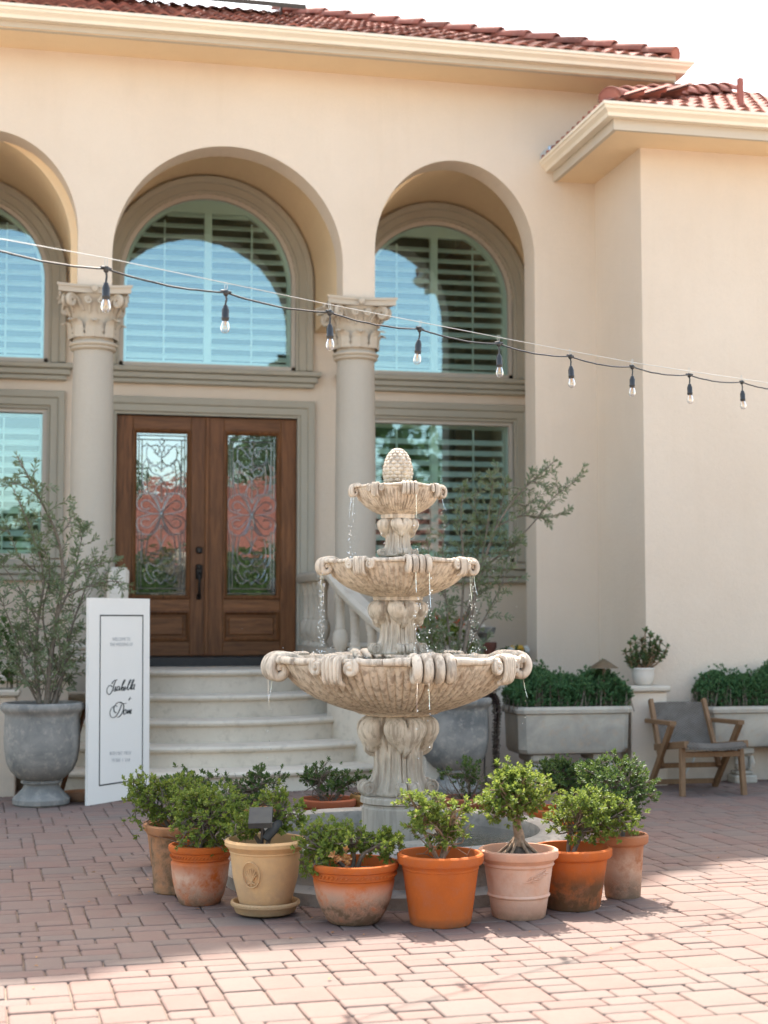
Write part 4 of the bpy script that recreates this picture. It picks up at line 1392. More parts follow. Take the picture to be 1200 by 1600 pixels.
def pot_shape(style, rt, rb, h):
    if style == 'taper':
        o = [(rb*.96,0),(rb,.006),(rb*1.03,.03),(rb*1.04,.033),(rb*1.045,.038),(rt-.020,h-.062),(rt-.018,h-.060),(rt-.017,h-.055),(rt-.018,h-.052),(rt-.014,h-.040),(rt-.003,h-.038),(rt+.001,h-.030),(rt+.001,h-.006),(rt-.004,h)]
    elif style == 'wide':
        bh = .062
        o = [(rb*.9,0),(rb,.006),(rb+(rt-rb)*.35,.045),(rb+(rt-rb)*.62,.095),(rb+(rt-rb)*.80,h-bh-.012),(rt-.018,h-bh),(rt-.012,h-bh+.004),(rt-.010,h-.030),(rt-.002,h-.026),(rt+.002,h-.014),(rt,h-.003),(rt-.006,h)]
    elif style == 'urn':
        o = [(rb*.92,.0),(rb,.008),(rb*1.12,.05),(rb*1.30,.12),(rt-.022,h-.07),(rt-.020,h-.052),(rt-.016,h-.050),(rt-.017,h-.044),(rt-.008,h-.032),(rt+.002,h-.022),(rt+.003,h-.008),(rt-.004,h)]
    elif style == 'banded':
        q = lambda z: rb + (rt-.012-rb)*z/h
        o = [(rb*.95,0),(rb,.006)]
        for zb in (.088, h-.058):
            o += [(q(zb-.008),zb-.008),(q(zb)+.004,zb-.004),(q(zb)+.006,zb),(q(zb)+.004,zb+.004),(q(zb+.008),zb+.008)]
        o += [(rt-.010,h-.040),(rt,h-.032),(rt+.003,h-.018),(rt+.001,h-.004),(rt-.006,h)]
    else:   # plain
        o = [(rb*.95,0),(rb,.006),(rt-.020,h-.050),(rt-.018,h-.045),(rt-.006,h-.040),(rt,h-.032),(rt+.001,h-.006),(rt-.005,h)]
    wi = .014
    o += [(rt-wi,h+.0),(rt-wi-.003,h-.006),(rt-wi-.006,h-.05),(rt-wi-.012,h-.07)]
    return o
POTG = "terracotta pots ringed round the fountain"
def potted(label, x, y, rt, rb, h, style, mat, lobes, dens, leaf_m, seed, z0=0.0, **kw):
    t = thing("potted_shrub", (x,y,z0), label, "potted plant", POTG)
    m = MB(); m.lathe([(r, z+z0) for r, z in pot_shape(style, rt, rb, h)], (x,y), 64)
    m.lathe([(0,z0+.001),(rb*.95,z0+.001)], (x,y), 32)
    rj = random.Random(seed)
    a0, a1 = rj.uniform(0,6), rj.uniform(.002,.004)
    p = obj("pot", m, mat, t, (x,y,z0), smooth=35)
    if style == 'wide':
        b = MB(); braid(b, (x,y), rt-.0085, z0+h-.044, 52, .0062)
        obj("braid", b, mat, p, None, smooth=60)
    hs = z0+h-(.048 if style != 'urn' else .05)
    shrub(t, (x,y), rt-.020, hs, lobes, dens, leaf_m, seed, **kw)
    return t, p
TC = dict(orange=(.50,.118,.022), buff=(.66,.40,.19), brown=(.42,.19,.085), pale=(.64,.34,.215))
BL, DK = (.62,.42,.30), (.13,.075,.04)
POT = [
 # label, x, y, rt, rb, h, style, material, lobes, density, leaf, seed
 ("narrow stained terracotta pot at the left end of the front row", .547,6.636,.140,.105,.289,'plain', m_pot("pot_clay", TC['brown'], (.48,.30,.19), (.10,.065,.03), (.0,.27), .5, (.0,.30), .85, 1.3), [(.407,6.667,.267,.487,.085),(.575,6.63,.281,.467,.14)], 1.0, LEAF_S, 21, dict(dead=10)),
 ("round bellied terracotta pot with white bloom, left of the buff pot", .614,6.343,.131,.085,.244,'wide', m_pot("pot_clay", TC['orange'], BL, (.15,.085,.045), (.0,.18), .85, (.0,.10), .7, 2.1), [(.656,6.334,.21,.462,.175)], 1.1, LEAF_S, 22, dict(dead=8)),
 ("buff yellow pot with medallion standing on a saucer, a solar light in it", .847,6.06,.161,.100,.270,'urn', m_pot("pot_clay", TC['buff'], (.60,.42,.27), (.36,.20,.09), (.0,.2), .4, (.0,.2), .35, 3.7), [(.739,6.084,.283,.387,.060),(.909,6.046,.285,.475,.099),(.80,6.12,.29,.40,.07)], .75, LEAF_S, 23, dict(z0=.028)),
 ("wide terracotta bowl pot with a sooty stain and dry orange leaves", 1.163,5.836,.174,.100,.233,'wide', m_pot("pot_clay", TC['orange'], BL, DK, (.0,.165), .95, (.03,.14), .9, 4.4), [(1.021,5.867,.16,.369,.089),(1.143,5.84,.233,.369,.101),(1.278,5.811,.233,.332,.089)], 1.05, LEAF_S, 24, dict()),
 ("clean bright orange terracotta pot with sparse twiggy shrub, centre front of the ring", 1.485,5.735,.167,.118,.270,'taper', m_pot("pot_clay", TC['orange'], (.52,.25,.13), (.30,.10,.04), (.0,.05), .3, (.0,.03), .3, 5.2), [(1.393,5.755,.349,.496,.106),(1.551,5.72,.324,.472,.076),(1.49,5.734,.275,.422,.126)], .62, LEAF_S, 25, dict(sparse=.12, bark=BARKB, dead=6)),
 ("pale pink banded terracotta pot with gnarled bonsai like shrub on a root mound", 1.822,5.801,.157,.106,.266,'banded', m_pot("pot_clay", TC['pale'], (.66,.47,.36), (.33,.13,.06), (.0,.24), .6, (.0,.09), .5, 6.1), [(1.75,5.80,.365,.52,.095),(1.87,5.80,.40,.556,.105),(1.80,5.8,.42,.575,.08)], 1.15, LEAF_S, 26, dict(mound=.075, bark=BARKB)),
 ("deep orange terracotta pot darkened at its base, shrub spilling right", 2.093,5.939,.165,.115,.224+.02,'plain', m_pot("pot_clay", (.52,.125,.026), (.42,.24,.14), (.12,.065,.03), (.0,.12), .5, (.0,.17), .9, 7.6), [(2.152,5.926,.237,.458,.138),(2.28,5.898,.25,.419,.106)], 1.05, LEAF_S, 27, dict()),
 ("terracotta pot with peeling white bloom, at the right end of the front row", 2.379,6.107,.110,.075,.265,'plain', m_pot("pot_clay", (.42,.17,.08), BL, (.13,.08,.05), (.0,.22), .85, (.0,.12), .7, 8.8), [(2.364,6.11,.305,.554,.171)], 1.1, LEAF_D, 28, dict()),
 ("terracotta pot with dark leafy shrub, behind the leftmost front pots", .565,7.31,.130,.09,.21,'plain', m_pot("pot_clay", TC['brown'], (.48,.30,.19), DK, (.0,.2), .5, (.0,.2), .6, 9.3), [(.647,7.281,.267,.427,.17)], .8, LEAF_D, 29, dict(dead=22, sparse=.2)),
 ("terracotta pot of twiggy half bare shrub, back left of the fountain pool", 1.024,7.812,.16,.11,.225,'plain', m_pot("pot_clay", TC['brown'], (.48,.30,.19), DK, (.0,.2), .5, (.0,.2), .6, 10.2), [(1.023,7.813,.22,.388,.184)], .6, LEAF_D, 30, dict(dead=34, sparse=.35)),
 ("red brown terracotta pot with airy dark shrub, in front of the steps behind the pool", 1.42,7.828,.149,.11,.239,'plain', m_pot("pot_clay", (.40,.115,.05), (.42,.2,.12), DK, (.0,.1), .3, (.0,.1), .4, 11.4), [(1.38,7.837,.239,.428,.129),(1.517,7.806,.239,.361,.085)], .7, LEAF_D, 31, dict(dead=18, sparse=.2)),
 ("small ochre pot with a low sprig, behind the fountain base", 1.626,7.834,.085,.065,.255,'plain', m_pot("pot_clay", (.50,.27,.09), (.55,.36,.18), DK, (.0,.1), .3, (.0,.1), .4, 12.4), [(1.60,7.834,.26,.34,.06)], .5, LEAF_D, 32, dict(dead=8)),
 ("red brown terracotta pot with sparse bare branched shrub, back right of the pool", 2.112,7.624,.134,.10,.252,'plain', m_pot("pot_clay", (.32,.11,.055), (.42,.2,.12), DK, (.0,.1), .3, (.0,.1), .4, 13.4), [(2.113,7.624,.262,.432,.101)], .6, LEAF_D, 33, dict(dead=26, sparse=.2)),
 ("terracotta pot with dense dark shrub, behind the deep orange pot at right", 2.437,7.143,.14,.10,.245,'plain', m_pot("pot_clay", TC['orange'], BL, DK, (.0,.1), .5, (.0,.1), .5, 14.4), [(2.475,7.135,.256,.47,.13),(2.62,7.0,.26,.44,.11)], 1.1, LEAF_D, 34, dict()),
]
PT = {}
for row in POT:
    kw = row[12]
    PT[row[11]] = potted(*row[:12], **kw)
# relief on the buff pot, leaf relief on the pale pot, saucer
def relief_on(pot, cx, cy, az, rfun, curves, mat, r=.0028):
    m = MB()
    for c in curves:
        pts = []
        cc = catmull([(a, b, 0) for a, b in c], 4)
        for p in cc:
            rr = rfun(p.y); a = az + p.x/rr
            pts.append((cx + rr*math.cos(a), cy + rr*math.sin(a), p.y))
        m.tube(pts, r, 6)
    obj("relief", m, mat, pot, None, smooth=60)
p3 = PT[23][1]
az3 = math.atan2(-6.06, -.847) - .42
ov = [[(.036*math.cos(2*math.pi*i/16), .175+.05*math.sin(2*math.pi*i/16)) for i in range(17)]]
for k in range(7):
    a = math.pi*(.12+.76*k/6); ov.append([(0,.145),(.012*math.cos(a),.16+.012*math.sin(a)),(.026*math.cos(a),.165+.036*math.sin(a))])
ov.append([(0,.145),(0,.132)]); ov.append([(-.016,.138),(0,.145),(.016,.138)])
relief_on(p3, .847, 6.06, az3, lambda z: .1003+ (.139-.1003)*max(0,min(1,(z-.036)/.19))**.75 + .0105, ov, p3.data.materials[0], .0032)
p6 = PT[26][1]
az6 = math.atan2(-5.801, -1.822) + .55
fr = [[(-.05,.150),(.0,.165),(.055,.190)]]
for k in range(7):
    u = -.035+.013*k; z = .153+.0055*k
    fr.append([(u,z),(u+.006,z+.012),(u+.020,z+.022)]); fr.append([(u,z),(u+.013,z-.003),(u+.028,z-.004)])
relief_on(p6, 1.822, 5.801, az6, lambda z: .106 + (.145-.106)*z/.266 + .0015, fr, p6.data.materials[0], .0022)
sa = MB(); c3 = (.847, 6.06)
sa.lathe([(0,.002),(.095,.002),(.118,.012),(.128,.034),(.136,.040),(.138,.050),(.130,.056),(.122,.05),(.114,.028),(0,.026)], c3, 56)
so_ = obj("saucer", sa, m_pot("saucer_clay", (.50,.31,.15), (.55,.40,.25), (.2,.13,.07), (.0,.2), .3, (.0,.06), .5, 3.1), None, (c3[0],c3[1],0), smooth=40)
tag(so_, "round clay saucer with roped rim under the buff pot", "saucer")
br = MB(); braid(br, c3, .1345, .047, 60, .0075)
obj("braid", br, so_.data.materials[0], so_, None, smooth=60)
dl = [Vector((1.08+random.gauss(0,.02), 5.70+random.gauss(0,.012), .262+random.gauss(0,.012))) for i in range(26)]
A = rosettes(dl[:7], [(random.gauss(0,.5),-.6,.5) for _ in range(7)], 6, .022, .012, random)
leaf_cloud("dry_leaves", *A, LEAF_DRY, PT[24][0], (1.08,5.7,.24))
# solar spot light in the buff pot
sl = thing("solar_light", (.80,6.0,.29), "dark grey solar spotlight with tilted flat panel in the buff pot", "light")
def tilted(mb, c, ex, ey, ez, hx, hy, hz):
    c = Vector(c); ex, ey, ez = Vector(ex).normalized(), Vector(ey).normalized(), Vector(ez).normalized()
    v = [c + ex*(a*hx) + ey*(b*hy) + ez*(d*hz) for d in (-1,1) for a,b in ((-1,-1),(1,-1),(1,1),(-1,1))]
    mb.add(v, [(0,3,2,1),(4,5,6,7),(0,1,5,4),(1,2,6,5),(2,3,7,6),(3,0,4,7)])
ex = Vector((1,-.20,.03)).normalized(); ey = Vector((.62,.66,.40)).normalized(); ez = ex.cross(ey).normalized(); ey = ez.cross(ex)
a = MB(); tilted(a, (.815,5.975,.392), ex, ey, ez, .046, .056, .012); obj("panel", a, SOLAR, sl, None, smooth=0)
a = MB(); a.tube([(.895,6.02,.362),(.88,6.0,.352),(.85,5.985,.325),(.835,5.98,.305)], [.016,.020,.020,.015], 14); obj("lamp_head", a, SOLAR, sl, None, smooth=50)
a = MB(); a.tube([(.82,5.99,.385),(.825,5.99,.34),(.82,5.99,.235)], .007, 8); obj("stake", a, BLACK, sl, None, smooth=50)

# ------------------------------------------------------------------ urns with olive trees
def urn(t, x, y, s=1.0):
    m = MB()
    pr = [(.165,0),(.178,.012),(.180,.04),(.168,.055),(.150,.07),(.118,.105),(.108,.125),(.110,.135),(.128,.140),(.130,.150),(.122,.158),(.150,.172),(.195,.215),(.222,.275),(.234,.35),(.238,.42),(.236,.50),(.232,.555),(.236,.575),(.252,.590),(.262,.605),(.264,.622),(.256,.638),(.240,.644),(.222,.640),(.216,.62),(.212,.56)]
    m.lathe([(r*s, z*s) for r, z in pr], (x,y), 64)
    u = obj("urn", m, URN, t, (x,y,0), smooth=40)
    so = MB(); so.lathe([(0,.60*s),(.1*s,.604*s),(.215*s,.592*s)], (x,y), 24)
    obj("soil", so, SOIL, t, None, smooth=30)
    return u
def olive(t, base, mains, seed, nl=13, dens=1.0, jit=.05):
    """mains: list of (path points) in the world; twigs and leaves grow along the outer part"""
    rn = random.Random(seed); st = MB()
    P, D, Nn, L, W = [], [], [], [], []
    def add_leaves(pts, f0, step):
        for i in range(len(pts)-1):
            if i/(len(pts)-1) < f0: continue
            a, b = pts[i], pts[i+1]; d = (b-a)
            k = max(1, int(d.length/step))
            for q in range(k):
                p = a + d*((q+rn.random())/k)
                dn = d.normalized()
                sd = dn.cross(Vector((rn.gauss(0,1), rn.gauss(0,1), rn.gauss(0,1)))).normalized()
                for sg in (-1, 1):
                    if rn.random() < .1: continue
                    v = dn*.75 + sd*sg*.75 + Vector((0,0,rn.gauss(.05,.18)))
                    P.append(p); D.append(v.normalized()); Nn.append((sd.cross(dn) + Vector((rn.gauss(0,.5),rn.gauss(0,.5),.4))).normalized())
                    L.append(rn.uniform(.030,.050)); W.append(rn.uniform(.0085,.012))
        e = pts[-1]; dn = (pts[-1]-pts[-2]).normalized()
        for q in range(3):
            P.append(e); D.append((dn + Vector((rn.gauss(0,.35),rn.gauss(0,.35),rn.gauss(0,.35)))).normalized()); Nn.append(Vector((rn.gauss(0,1),rn.gauss(0,1),1)).normalized()); L.append(.035); W.append(.008)
    for path, r0 in mains:
        pts = catmull([Vector(p) for p in path], 7)
        n = len(pts)
        st.tube(pts, [r0*(1-.82*i/(n-1)) for i in range(n)], 7)
        ln = sum((b-a).length for a, b in zip(pts[:-1], pts[1:]))
        add_leaves(pts, .62, .02)
        for k in range(int(ln*15*dens)):
            f = rn.uniform(.22,.99); i = min(n-2, int(f*(n-1)))
            d0 = (pts[i+1]-pts[i]).normalized()
            v = d0*.7 + Vector((rn.gauss(0,.75), rn.gauss(0,.6), rn.gauss(.12,.5)))
            v.normalize(); tl = rn.uniform(.10,.26)*(1.15-.5*f)
            q = pts[i]
            tw = catmull([q, q + v*tl*.5 + Vector((rn.gauss(0,.01),rn.gauss(0,.01),rn.gauss(0,.01))), q + v*tl + Vector((0,0,rn.uniform(-.035,.02)))], 5)
            m = len(tw)
            st.tube(tw, [.0032*(1-.7*j/(m-1)) for j in range(m)], 4)
            add_leaves(tw, .2, .019)
    obj("branches", st, BARK, t, base, smooth=60, fix=False)
    leaf_cloud("foliage", P, D, Nn, L, W, LEAF_O, t, base, .1)
t = thing("potted_olive", (-.052,9.861,0), "olive tree in a dark grey stone urn at the left beside the welcome sign", "potted tree", "olive trees in stone urns")
urn(t, -.052, 9.861)
B = (-.052, 9.861, .60)
def bp(x, z, dy=0.0): return (x, 9.861+dy, z)
rn = random.Random(4)
mains = []
for (pts, r) in [
    ([(-.03,.58),(-.01,.9),(.03,1.2),(.06,1.45),(.02,1.7),(-.10,1.95),(-.235,2.20)], .020),
    ([(-.06,.58),(-.10,.85),(-.09,1.15),(-.06,1.45),(-.15,1.75),(-.26,2.0)], .014),
    ([(-.0,.6),(.08,.85),(.12,1.1),(.20,1.35),(.27,1.55)], .013),
    ([(.03,1.2),(.12,1.4),(.16,1.6),(.20,1.78)], .009),
    ([(.06,1.45),(.22,1.50),(.36,1.55)], .007), ([(.06,1.3),(.22,1.38),(.38,1.42),(.50,1.40)], .008),
    ([(-.10,.85),(-.2,1.0),(-.28,1.2),(-.34,1.35)], .009), ([(-.09,1.15),(-.2,1.35),(-.31,1.5),(-.42,1.6)], .008),
    ([(-.06,.6),(-.16,.78),(-.24,.92),(-.32,1.0)], .008), ([(-.02,.6),(-.04,.8),(-.12,1.0),(-.16,1.25)], .009),
    ([(.0,.6),(.04,.75),(.09,.86),(.13,.94)], .008), ([(.02,.6),(.07,.8),(.11,1.0),(.13,1.14)], .008),
    ([(-.01,.9),(-.06,1.2),(-.02,1.45),(-.06,1.62)], .008), ([(.02,1.7),(.09,1.78),(.13,1.90)], .006),
    ([(-.10,.7),(-.18,.85),(-.17,1.05)], .007), ([(-.02,.62),(.02,.78),(.05,.95),(.02,1.12)], .007), ([(-.05,.62),(-.12,.72),(-.22,.78)], .006), ([(-.06,.6),(-.09,.8),(-.21,1.12)], .007), ([(.0,.62),(.06,.9),(.10,1.05)], .006), ([(.03,.62),(.07,.72),(.11,.78)], .006),
    ([(-.1,1.95),(-.2,2.02),(-.33,2.05)], .006), ([(-.06,1.45),(-.2,1.55),(-.3,1.78)], .006)]:
    dy0 = rn.uniform(-.02,.02); slope = rn.uniform(-.16,.16)
    mains.append(([bp(x, z, dy0 + (max(slope,.05)+.25 if pts[-1][0] > .10 else slope)*i/len(pts)*1.3) for i, (x, z) in enumerate(pts)], r))
olive(t, B, mains, 5, dens=1.3)
t2 = thing("potted_olive", (2.675,9.95,0), "olive tree in a large grey stone urn behind the fountain, branches reaching right", "potted tree", "olive trees in stone urns")
urn(t2, 2.675, 9.95, 1.0)
def bq(x, z, dy=0.0): return (x, 9.95+dy, z)
mains = []
for (pts, r) in [
    ([(2.69,.58),(2.73,.9),(2.80,1.25),(2.86,1.5),(2.97,1.8),(3.10,2.0),(3.22,2.12),(3.38,2.26)], .018),
    ([(2.86,1.5),(3.05,1.65),(3.22,1.82),(3.38,2.02),(3.52,2.12)], .009), ([(2.97,1.8),(3.15,1.88),(3.32,1.88),(3.46,1.90)], .008),
    ([(2.66,.58),(2.65,.95),(2.62,1.3),(2.60,1.6),(2.62,1.85)], .012), ([(2.68,.6),(2.72,1.1),(2.74,1.5),(2.72,1.85),(2.74,2.10)], .012),
    ([(2.80,1.25),(2.88,1.6),(2.92,1.9),(2.95,2.16)], .009), ([(2.73,.9),(2.9,1.2),(3.02,1.45),(3.10,1.7)], .008),
    ([(2.86,1.5),(2.99,1.6),(3.12,1.62)], .006), ([(2.72,1.1),(2.84,1.4),(2.86,1.75),(2.84,2.02)], .008),
    ([(2.62,1.3),(2.52,1.5),(2.5,1.7)], .007), ([(2.66,.62),(2.58,.85),(2.50,1.05),(2.48,1.2)], .008), ([(2.7,.62),(2.62,.9),(2.56,1.2)], .008),
    ([(2.70,.62),(2.80,.82),(2.86,.98)], .007), ([(2.65,.62),(2.72,.8),(2.70,1.0)], .007), ([(2.97,1.8),(3.02,1.98),(3.05,2.14)], .006),
    ([(2.6,.62),(2.55,.78),(2.50,.9)], .007), ([(3.1,2.0),(3.2,1.96),(3.3,2.0)], .005)]:
    dy0 = rn.uniform(-.02,.02); slope = rn.uniform(-.14,.16)
    mains.append(([bq(x, z, dy0 + slope*i/len(pts)*1.3) for i, (x, z) in enumerate(pts)], r))
olive(t2, (2.675,9.95,.6), mains, 6, dens=1.1)
# purple trailing strand on that urn
tp = thing("trailing_plant", (2.93,9.86,.15), "purple trailing succulent hanging down the right side of the big grey urn", "plant")
st = MB(); P, D, Nn, L, W = [], [], [], [], []
for k in range(7):
    x0 = 2.925 + rn.uniform(-.028,.03); y0 = 9.845 + rn.uniform(-.02,.02)
    pts = catmull([(x0-.06,y0+.03,.655),(x0-.01,y0,.648),(x0+.01,y0-.02,.55),(x0+rn.gauss(0,.008),y0-.02,.36),(x0+rn.gauss(0,.012),y0-.02,.15+.05*rn.random())], 8)
    st.tube(pts, .003, 5)
    for p in pts:
        for q in range(8):
            a = rn.uniform(0,6.28)
            P.append(p + Vector((0,0,rn.uniform(-.012,.012)))); D.append(Vector((math.cos(a), math.sin(a), rn.gauss(.1,.35)))); Nn.append(Vector((0,0,1))); L.append(rn.uniform(.014,.026)); W.append(.011)
obj("stems", st, BARK, tp, (2.93,9.86,.15), smooth=60, fix=False)
leaf_cloud("foliage", P, D, Nn, L, W, LEAF_P, tp, (2.93,9.86,.15))

# ------------------------------------------------------------------ planter troughs, pedestals
def hedge(t, x0, x1, y0, y1, z0, z1, n, seed, mat=LEAF_B, L=.018):
    rn = random.Random(seed); tips, axes = [], []
    ph = [rn.uniform(0,6.28) for _ in range(6)]
    for k in range(n):
        x, y = rn.uniform(x0,x1), rn.uniform(y0,y1)
        fx = (x-x0)/(x1-x0)*2-1; fy = (y-y0)/(y1-y0)*2-1
        top = z0 + (z1-z0)*(.80 + .11*math.sin(x*13+ph[0]) + .08*math.sin(x*29+y*11+ph[1]))*(1-.45*abs(fx)**5)*(1-.3*abs(fy)**3)
        if rn.random() < .14: top += rn.uniform(0,.22)*(z1-z0)
        z = z0 + (top-z0)*(1-rn.random()**1.6*.9)
        bulge = 1 + .14*math.sin(math.pi*min(1,(z-z0)/(z1-z0)))
        tips.append(Vector(((x0+x1)/2+fx*(x1-x0)/2*bulge, (y0+y1)/2+fy*(y1-y0)/2*bulge, z))); axes.append(Vector((fx*.7+rn.gauss(0,.3), fy*.7+rn.gauss(0,.3), .75)))
    A = rosettes(tips, axes, 7, L, L*.55, rn)
    leaf_cloud("foliage", *A, mat, t, ((x0+x1)/2,(y0+y1)/2,z0))
    st = MB()
    for tt in tips[::14]:
        st.tube([(tt.x+(rn.gauss(0,.03)), tt.y+rn.gauss(0,.02), z0-.02), tt], [.004,.0015], 4)
    obj("branches", st, BARK, t, ((x0+x1)/2,(y0+y1)/2,z0), smooth=60, fix=False)
def trough(label, x0, x1, y0, y1, zb, zt, feet, seed, hz, n):
    t = thing("trough_planter", ((x0+x1)/2,(y0+y1)/2,0), label, "planter", "stone trough planters")
    m = MB()
    def octo(i, z, c=.045):
        a, b, d, e = x0+i, x1-i, y0+i, y1-i
        return [(a+c,d,z),(b-c,d,z),(b,d+c,z),(b,e-c,z),(b-c,e,z),(a+c,e,z),(a,e-c,z),(a,d+c,z)]
    rings = [octo(.06,zb),octo(.03,zb+.012),octo(.016,zb+.04),octo(.008,zt-.052),octo(.006,zt-.05),octo(-.008,zt-.044),octo(-.012,zt-.02),octo(-.004,zt),octo(.03,zt),octo(.04,zt-.03)]
    v = [p for r in rings for p in r]; f = [tuple(range(7,-1,-1))]
    for k in range(len(rings)-1):
        for i in range(8): f.append((k*8+i, k*8+(i+1)%8, k*8+8+(i+1)%8, k*8+8+i))
    m.add(v, f)
    obj("trough", m, TROUGH, t, None, smooth=30)
    s = MB(); s.add(octo(.035, zt-.025), [tuple(range(8))]); obj("soil", s, SOIL, t, None, smooth=0)
    yc = (y0+y1)/2
    for fx in feet:
        b = MB()
        b.bbox(fx-.085, y0+.05, -.005, fx+.085, y1-.05, .055, .01)
        b.bbox(fx-.065, y0+.07, .056, fx+.065, y1-.07, .085, .01)
        b.bbox(fx-.05, y0+.09, .086, fx+.05, y1-.09, zb-.052, .015)
        b.bbox(fx-.075, y0+.06, zb-.051, fx+.075, y1-.06, zb+.012, .015)
        for sg in (-1, 1):
            b.tube([(fx+sg*.045, y0+.075, .10), (fx+sg*.055, y0+.07, .14), (fx+sg*.05, y0+.075, zb-.06)], [.02,.024,.014], 8)
        obj("foot", b, TROUGH, t, None, smooth=30)
    hedge(t, x0+.03, x1-.03, y0+.04, y1-.04, zt-.02, zt+hz, n, seed)
    return t
trough("grey stone trough of clipped dark green shrubs with a path light, between urn and pedestal", 3.12, 3.945, 9.90, 10.32, .236, .567, (3.30,3.76), 41, .275, 5200)
trough("stone trough of dark green shrubs behind the wooden armchair", 4.55, 5.5, 9.99, 10.236, .25, .548, (4.86,5.30), 42, .30, 5200)
def pedestal_wall(label, x0, x1, y0, y1, zt):
    t = thing("pedestal", ((x0+x1)/2, (y0+y1)/2, 0), label, "pedestal", "capped plaster pedestals by the wall")
    m = MB(); m.bbox(x0, y0, -.01, x1, y1, zt-.045, .006); obj("shaft", m, STUCCO, t, None, smooth=30)
    c = MB(); c.bbox(x0-.025, y0-.03, zt-.044, x1+.025, y1+.02, zt, .012); obj("cap", c, PALE, t, None, smooth=30)
    return t
pedestal_wall("plaster pedestal with pale cap holding the succulent pot, beside the armchair", 3.985, 4.255, 10.03, 10.236, .70)
pedestal_wall("plaster pedestal half hidden behind the big grey urn and the trough", 3.00, 3.16, 10.55, 10.8, .70)
pedestal_wall("plaster pedestal cut by the left edge behind the left urn", -.62, -.225, 10.35, 10.75, .70)
lw = thing("planter_wall", (3.04,11.24,0), "low plaster planter wall with pale cap in front of the right window", "wall")
m = MB(); m.bbox(2.43, 11.20, -.01, 3.675, 11.42, .79, .004); obj("wall", m, STUCCO, lw, None, smooth=30)
m = MB(); m.bbox(2.425, 11.17, .791, 3.678, 11.45, .835, .01); obj("cap", m, PALE, lw, None, smooth=30)
lw2 = thing("planter_wall", (-.5,11.24,0), "low plaster planter wall with pale cap under the left window, behind the left olive", "wall")
m = MB(); m.bbox(-1.14, 11.20, -.01, .12, 11.42, .72, .004); obj("wall", m, STUCCO, lw2, None, smooth=30)
m = MB(); m.bbox(-1.142, 11.17, .721, .122, 11.45, .765, .01); obj("cap", m, PALE, lw2, None, smooth=30)
# planting and little pots behind the fountain
def bedding(label, x0, x1, y0, y1, z0, z1, n, seed, mats):
    t = thing("flowering_plant", ((x0+x1)/2,(y0+y1)/2,z0), label, "plant")
    hedge(t, x0, x1, y0, y1, z0, z1, n, seed, LEAF_S if seed % 2 else LEAF_D, .034)
    rn = random.Random(seed)
    for mat, cnt in mats:
        tips = [Vector((rn.uniform(x0,x1), y0-.01+rn.uniform(-.02,.04), rn.uniform(z0+(z1-z0)*.45, z1*1.0))) for _ in range(cnt)]
        A = rosettes(tips, [(rn.gauss(0,.3),-1,.4) for _ in tips], 8, .024, .02, rn, (.6,1.4))
        leaf_cloud("flowers", *A, mat, t, ((x0+x1)/2,(y0+y1)/2,z0))
bedding("leafy green plant with orange red flowers, behind the right side of the fountain", 2.70, 3.16, 11.22, 11.42, .835, 1.22, 230, 51, [(PETAL, 15)])
bedding("low plant with tiny white and yellow flowers, right of the small brown pot", 3.42, 3.60, 11.22, 11.40, .835, .95, 50, 52, [(PETALW, 9), (PETALY, 4)])
bedding("dark leafy plant at the left edge behind the olive urn", -.60, -.25, 10.40, 10.70, .70, 1.22, 260, 54, [])
t = thing("small_pot", (3.315,11.27,.835), "small dark brown pot on the planter wall behind the fountain rim", "pot")
m = MB(); m.lathe([(0,.836),(.038,.836),(.048,.93),(.056,.95),(.058,.985),(.052,.99),(.048,.97),(0,.96)], (3.315,11.27), 32); obj("pot", m, m_pot("small_pot_clay", (.12,.045,.03),(.2,.1,.07),DK,(.0,.1),.1,(.0,.1),.1,2.2), t, None, smooth=40)
m = MB(); m.lathe([(0,.961),(.046,.962),(.040,.966)], (3.315,11.27), 20); obj("soil", m, SOIL, t, None)
t = thing("stone_bowl", (3.31,11.40,.835), "grey footed stone bowl standing behind the small brown pot", "bowl")
m = MB(); m.lathe([(0,.836),(.05,.836),(.048,.86),(.024,.89),(.022,1.0),(.04,1.03),(.085,1.06),(.095,1.10),(.088,1.105),(.07,1.075),(0,1.06)], (3.31,11.40), 32); obj("bowl", m, URN, t, None, smooth=40)
rk = MB(); rk.lathe([(0,1.064),(.03,1.07),(.042,1.09),(.036,1.115),(.015,1.13),(0,1.132)], (3.29,11.395), 12, lambda r,z,a: r*(1+.15*math.sin(3*a))); o_ = obj("pebble", rk, PALE, None, (3.29,11.395,1.064), smooth=50); tag(o_, "pale pebble resting in the grey stone bowl", "stone")
# path light
t = thing("path_light", (3.768,9.985,.55), "bronze mushroom path light standing among the trough shrubs", "path light")
m = MB(); m.tube([(3.768,9.985,.45),(3.768,9.985,.86)], .011, 10); obj("post", m, BRONZE, t, None)
m = MB(); m.lathe([(.0,.890),(.012,.888),(.05,.866),(.100,.832),(.103,.828),(.098,.829),(.04,.855),(0,.862)], (3.768,9.985), 36); obj("shade", m, BRONZE, t, None, smooth=50)
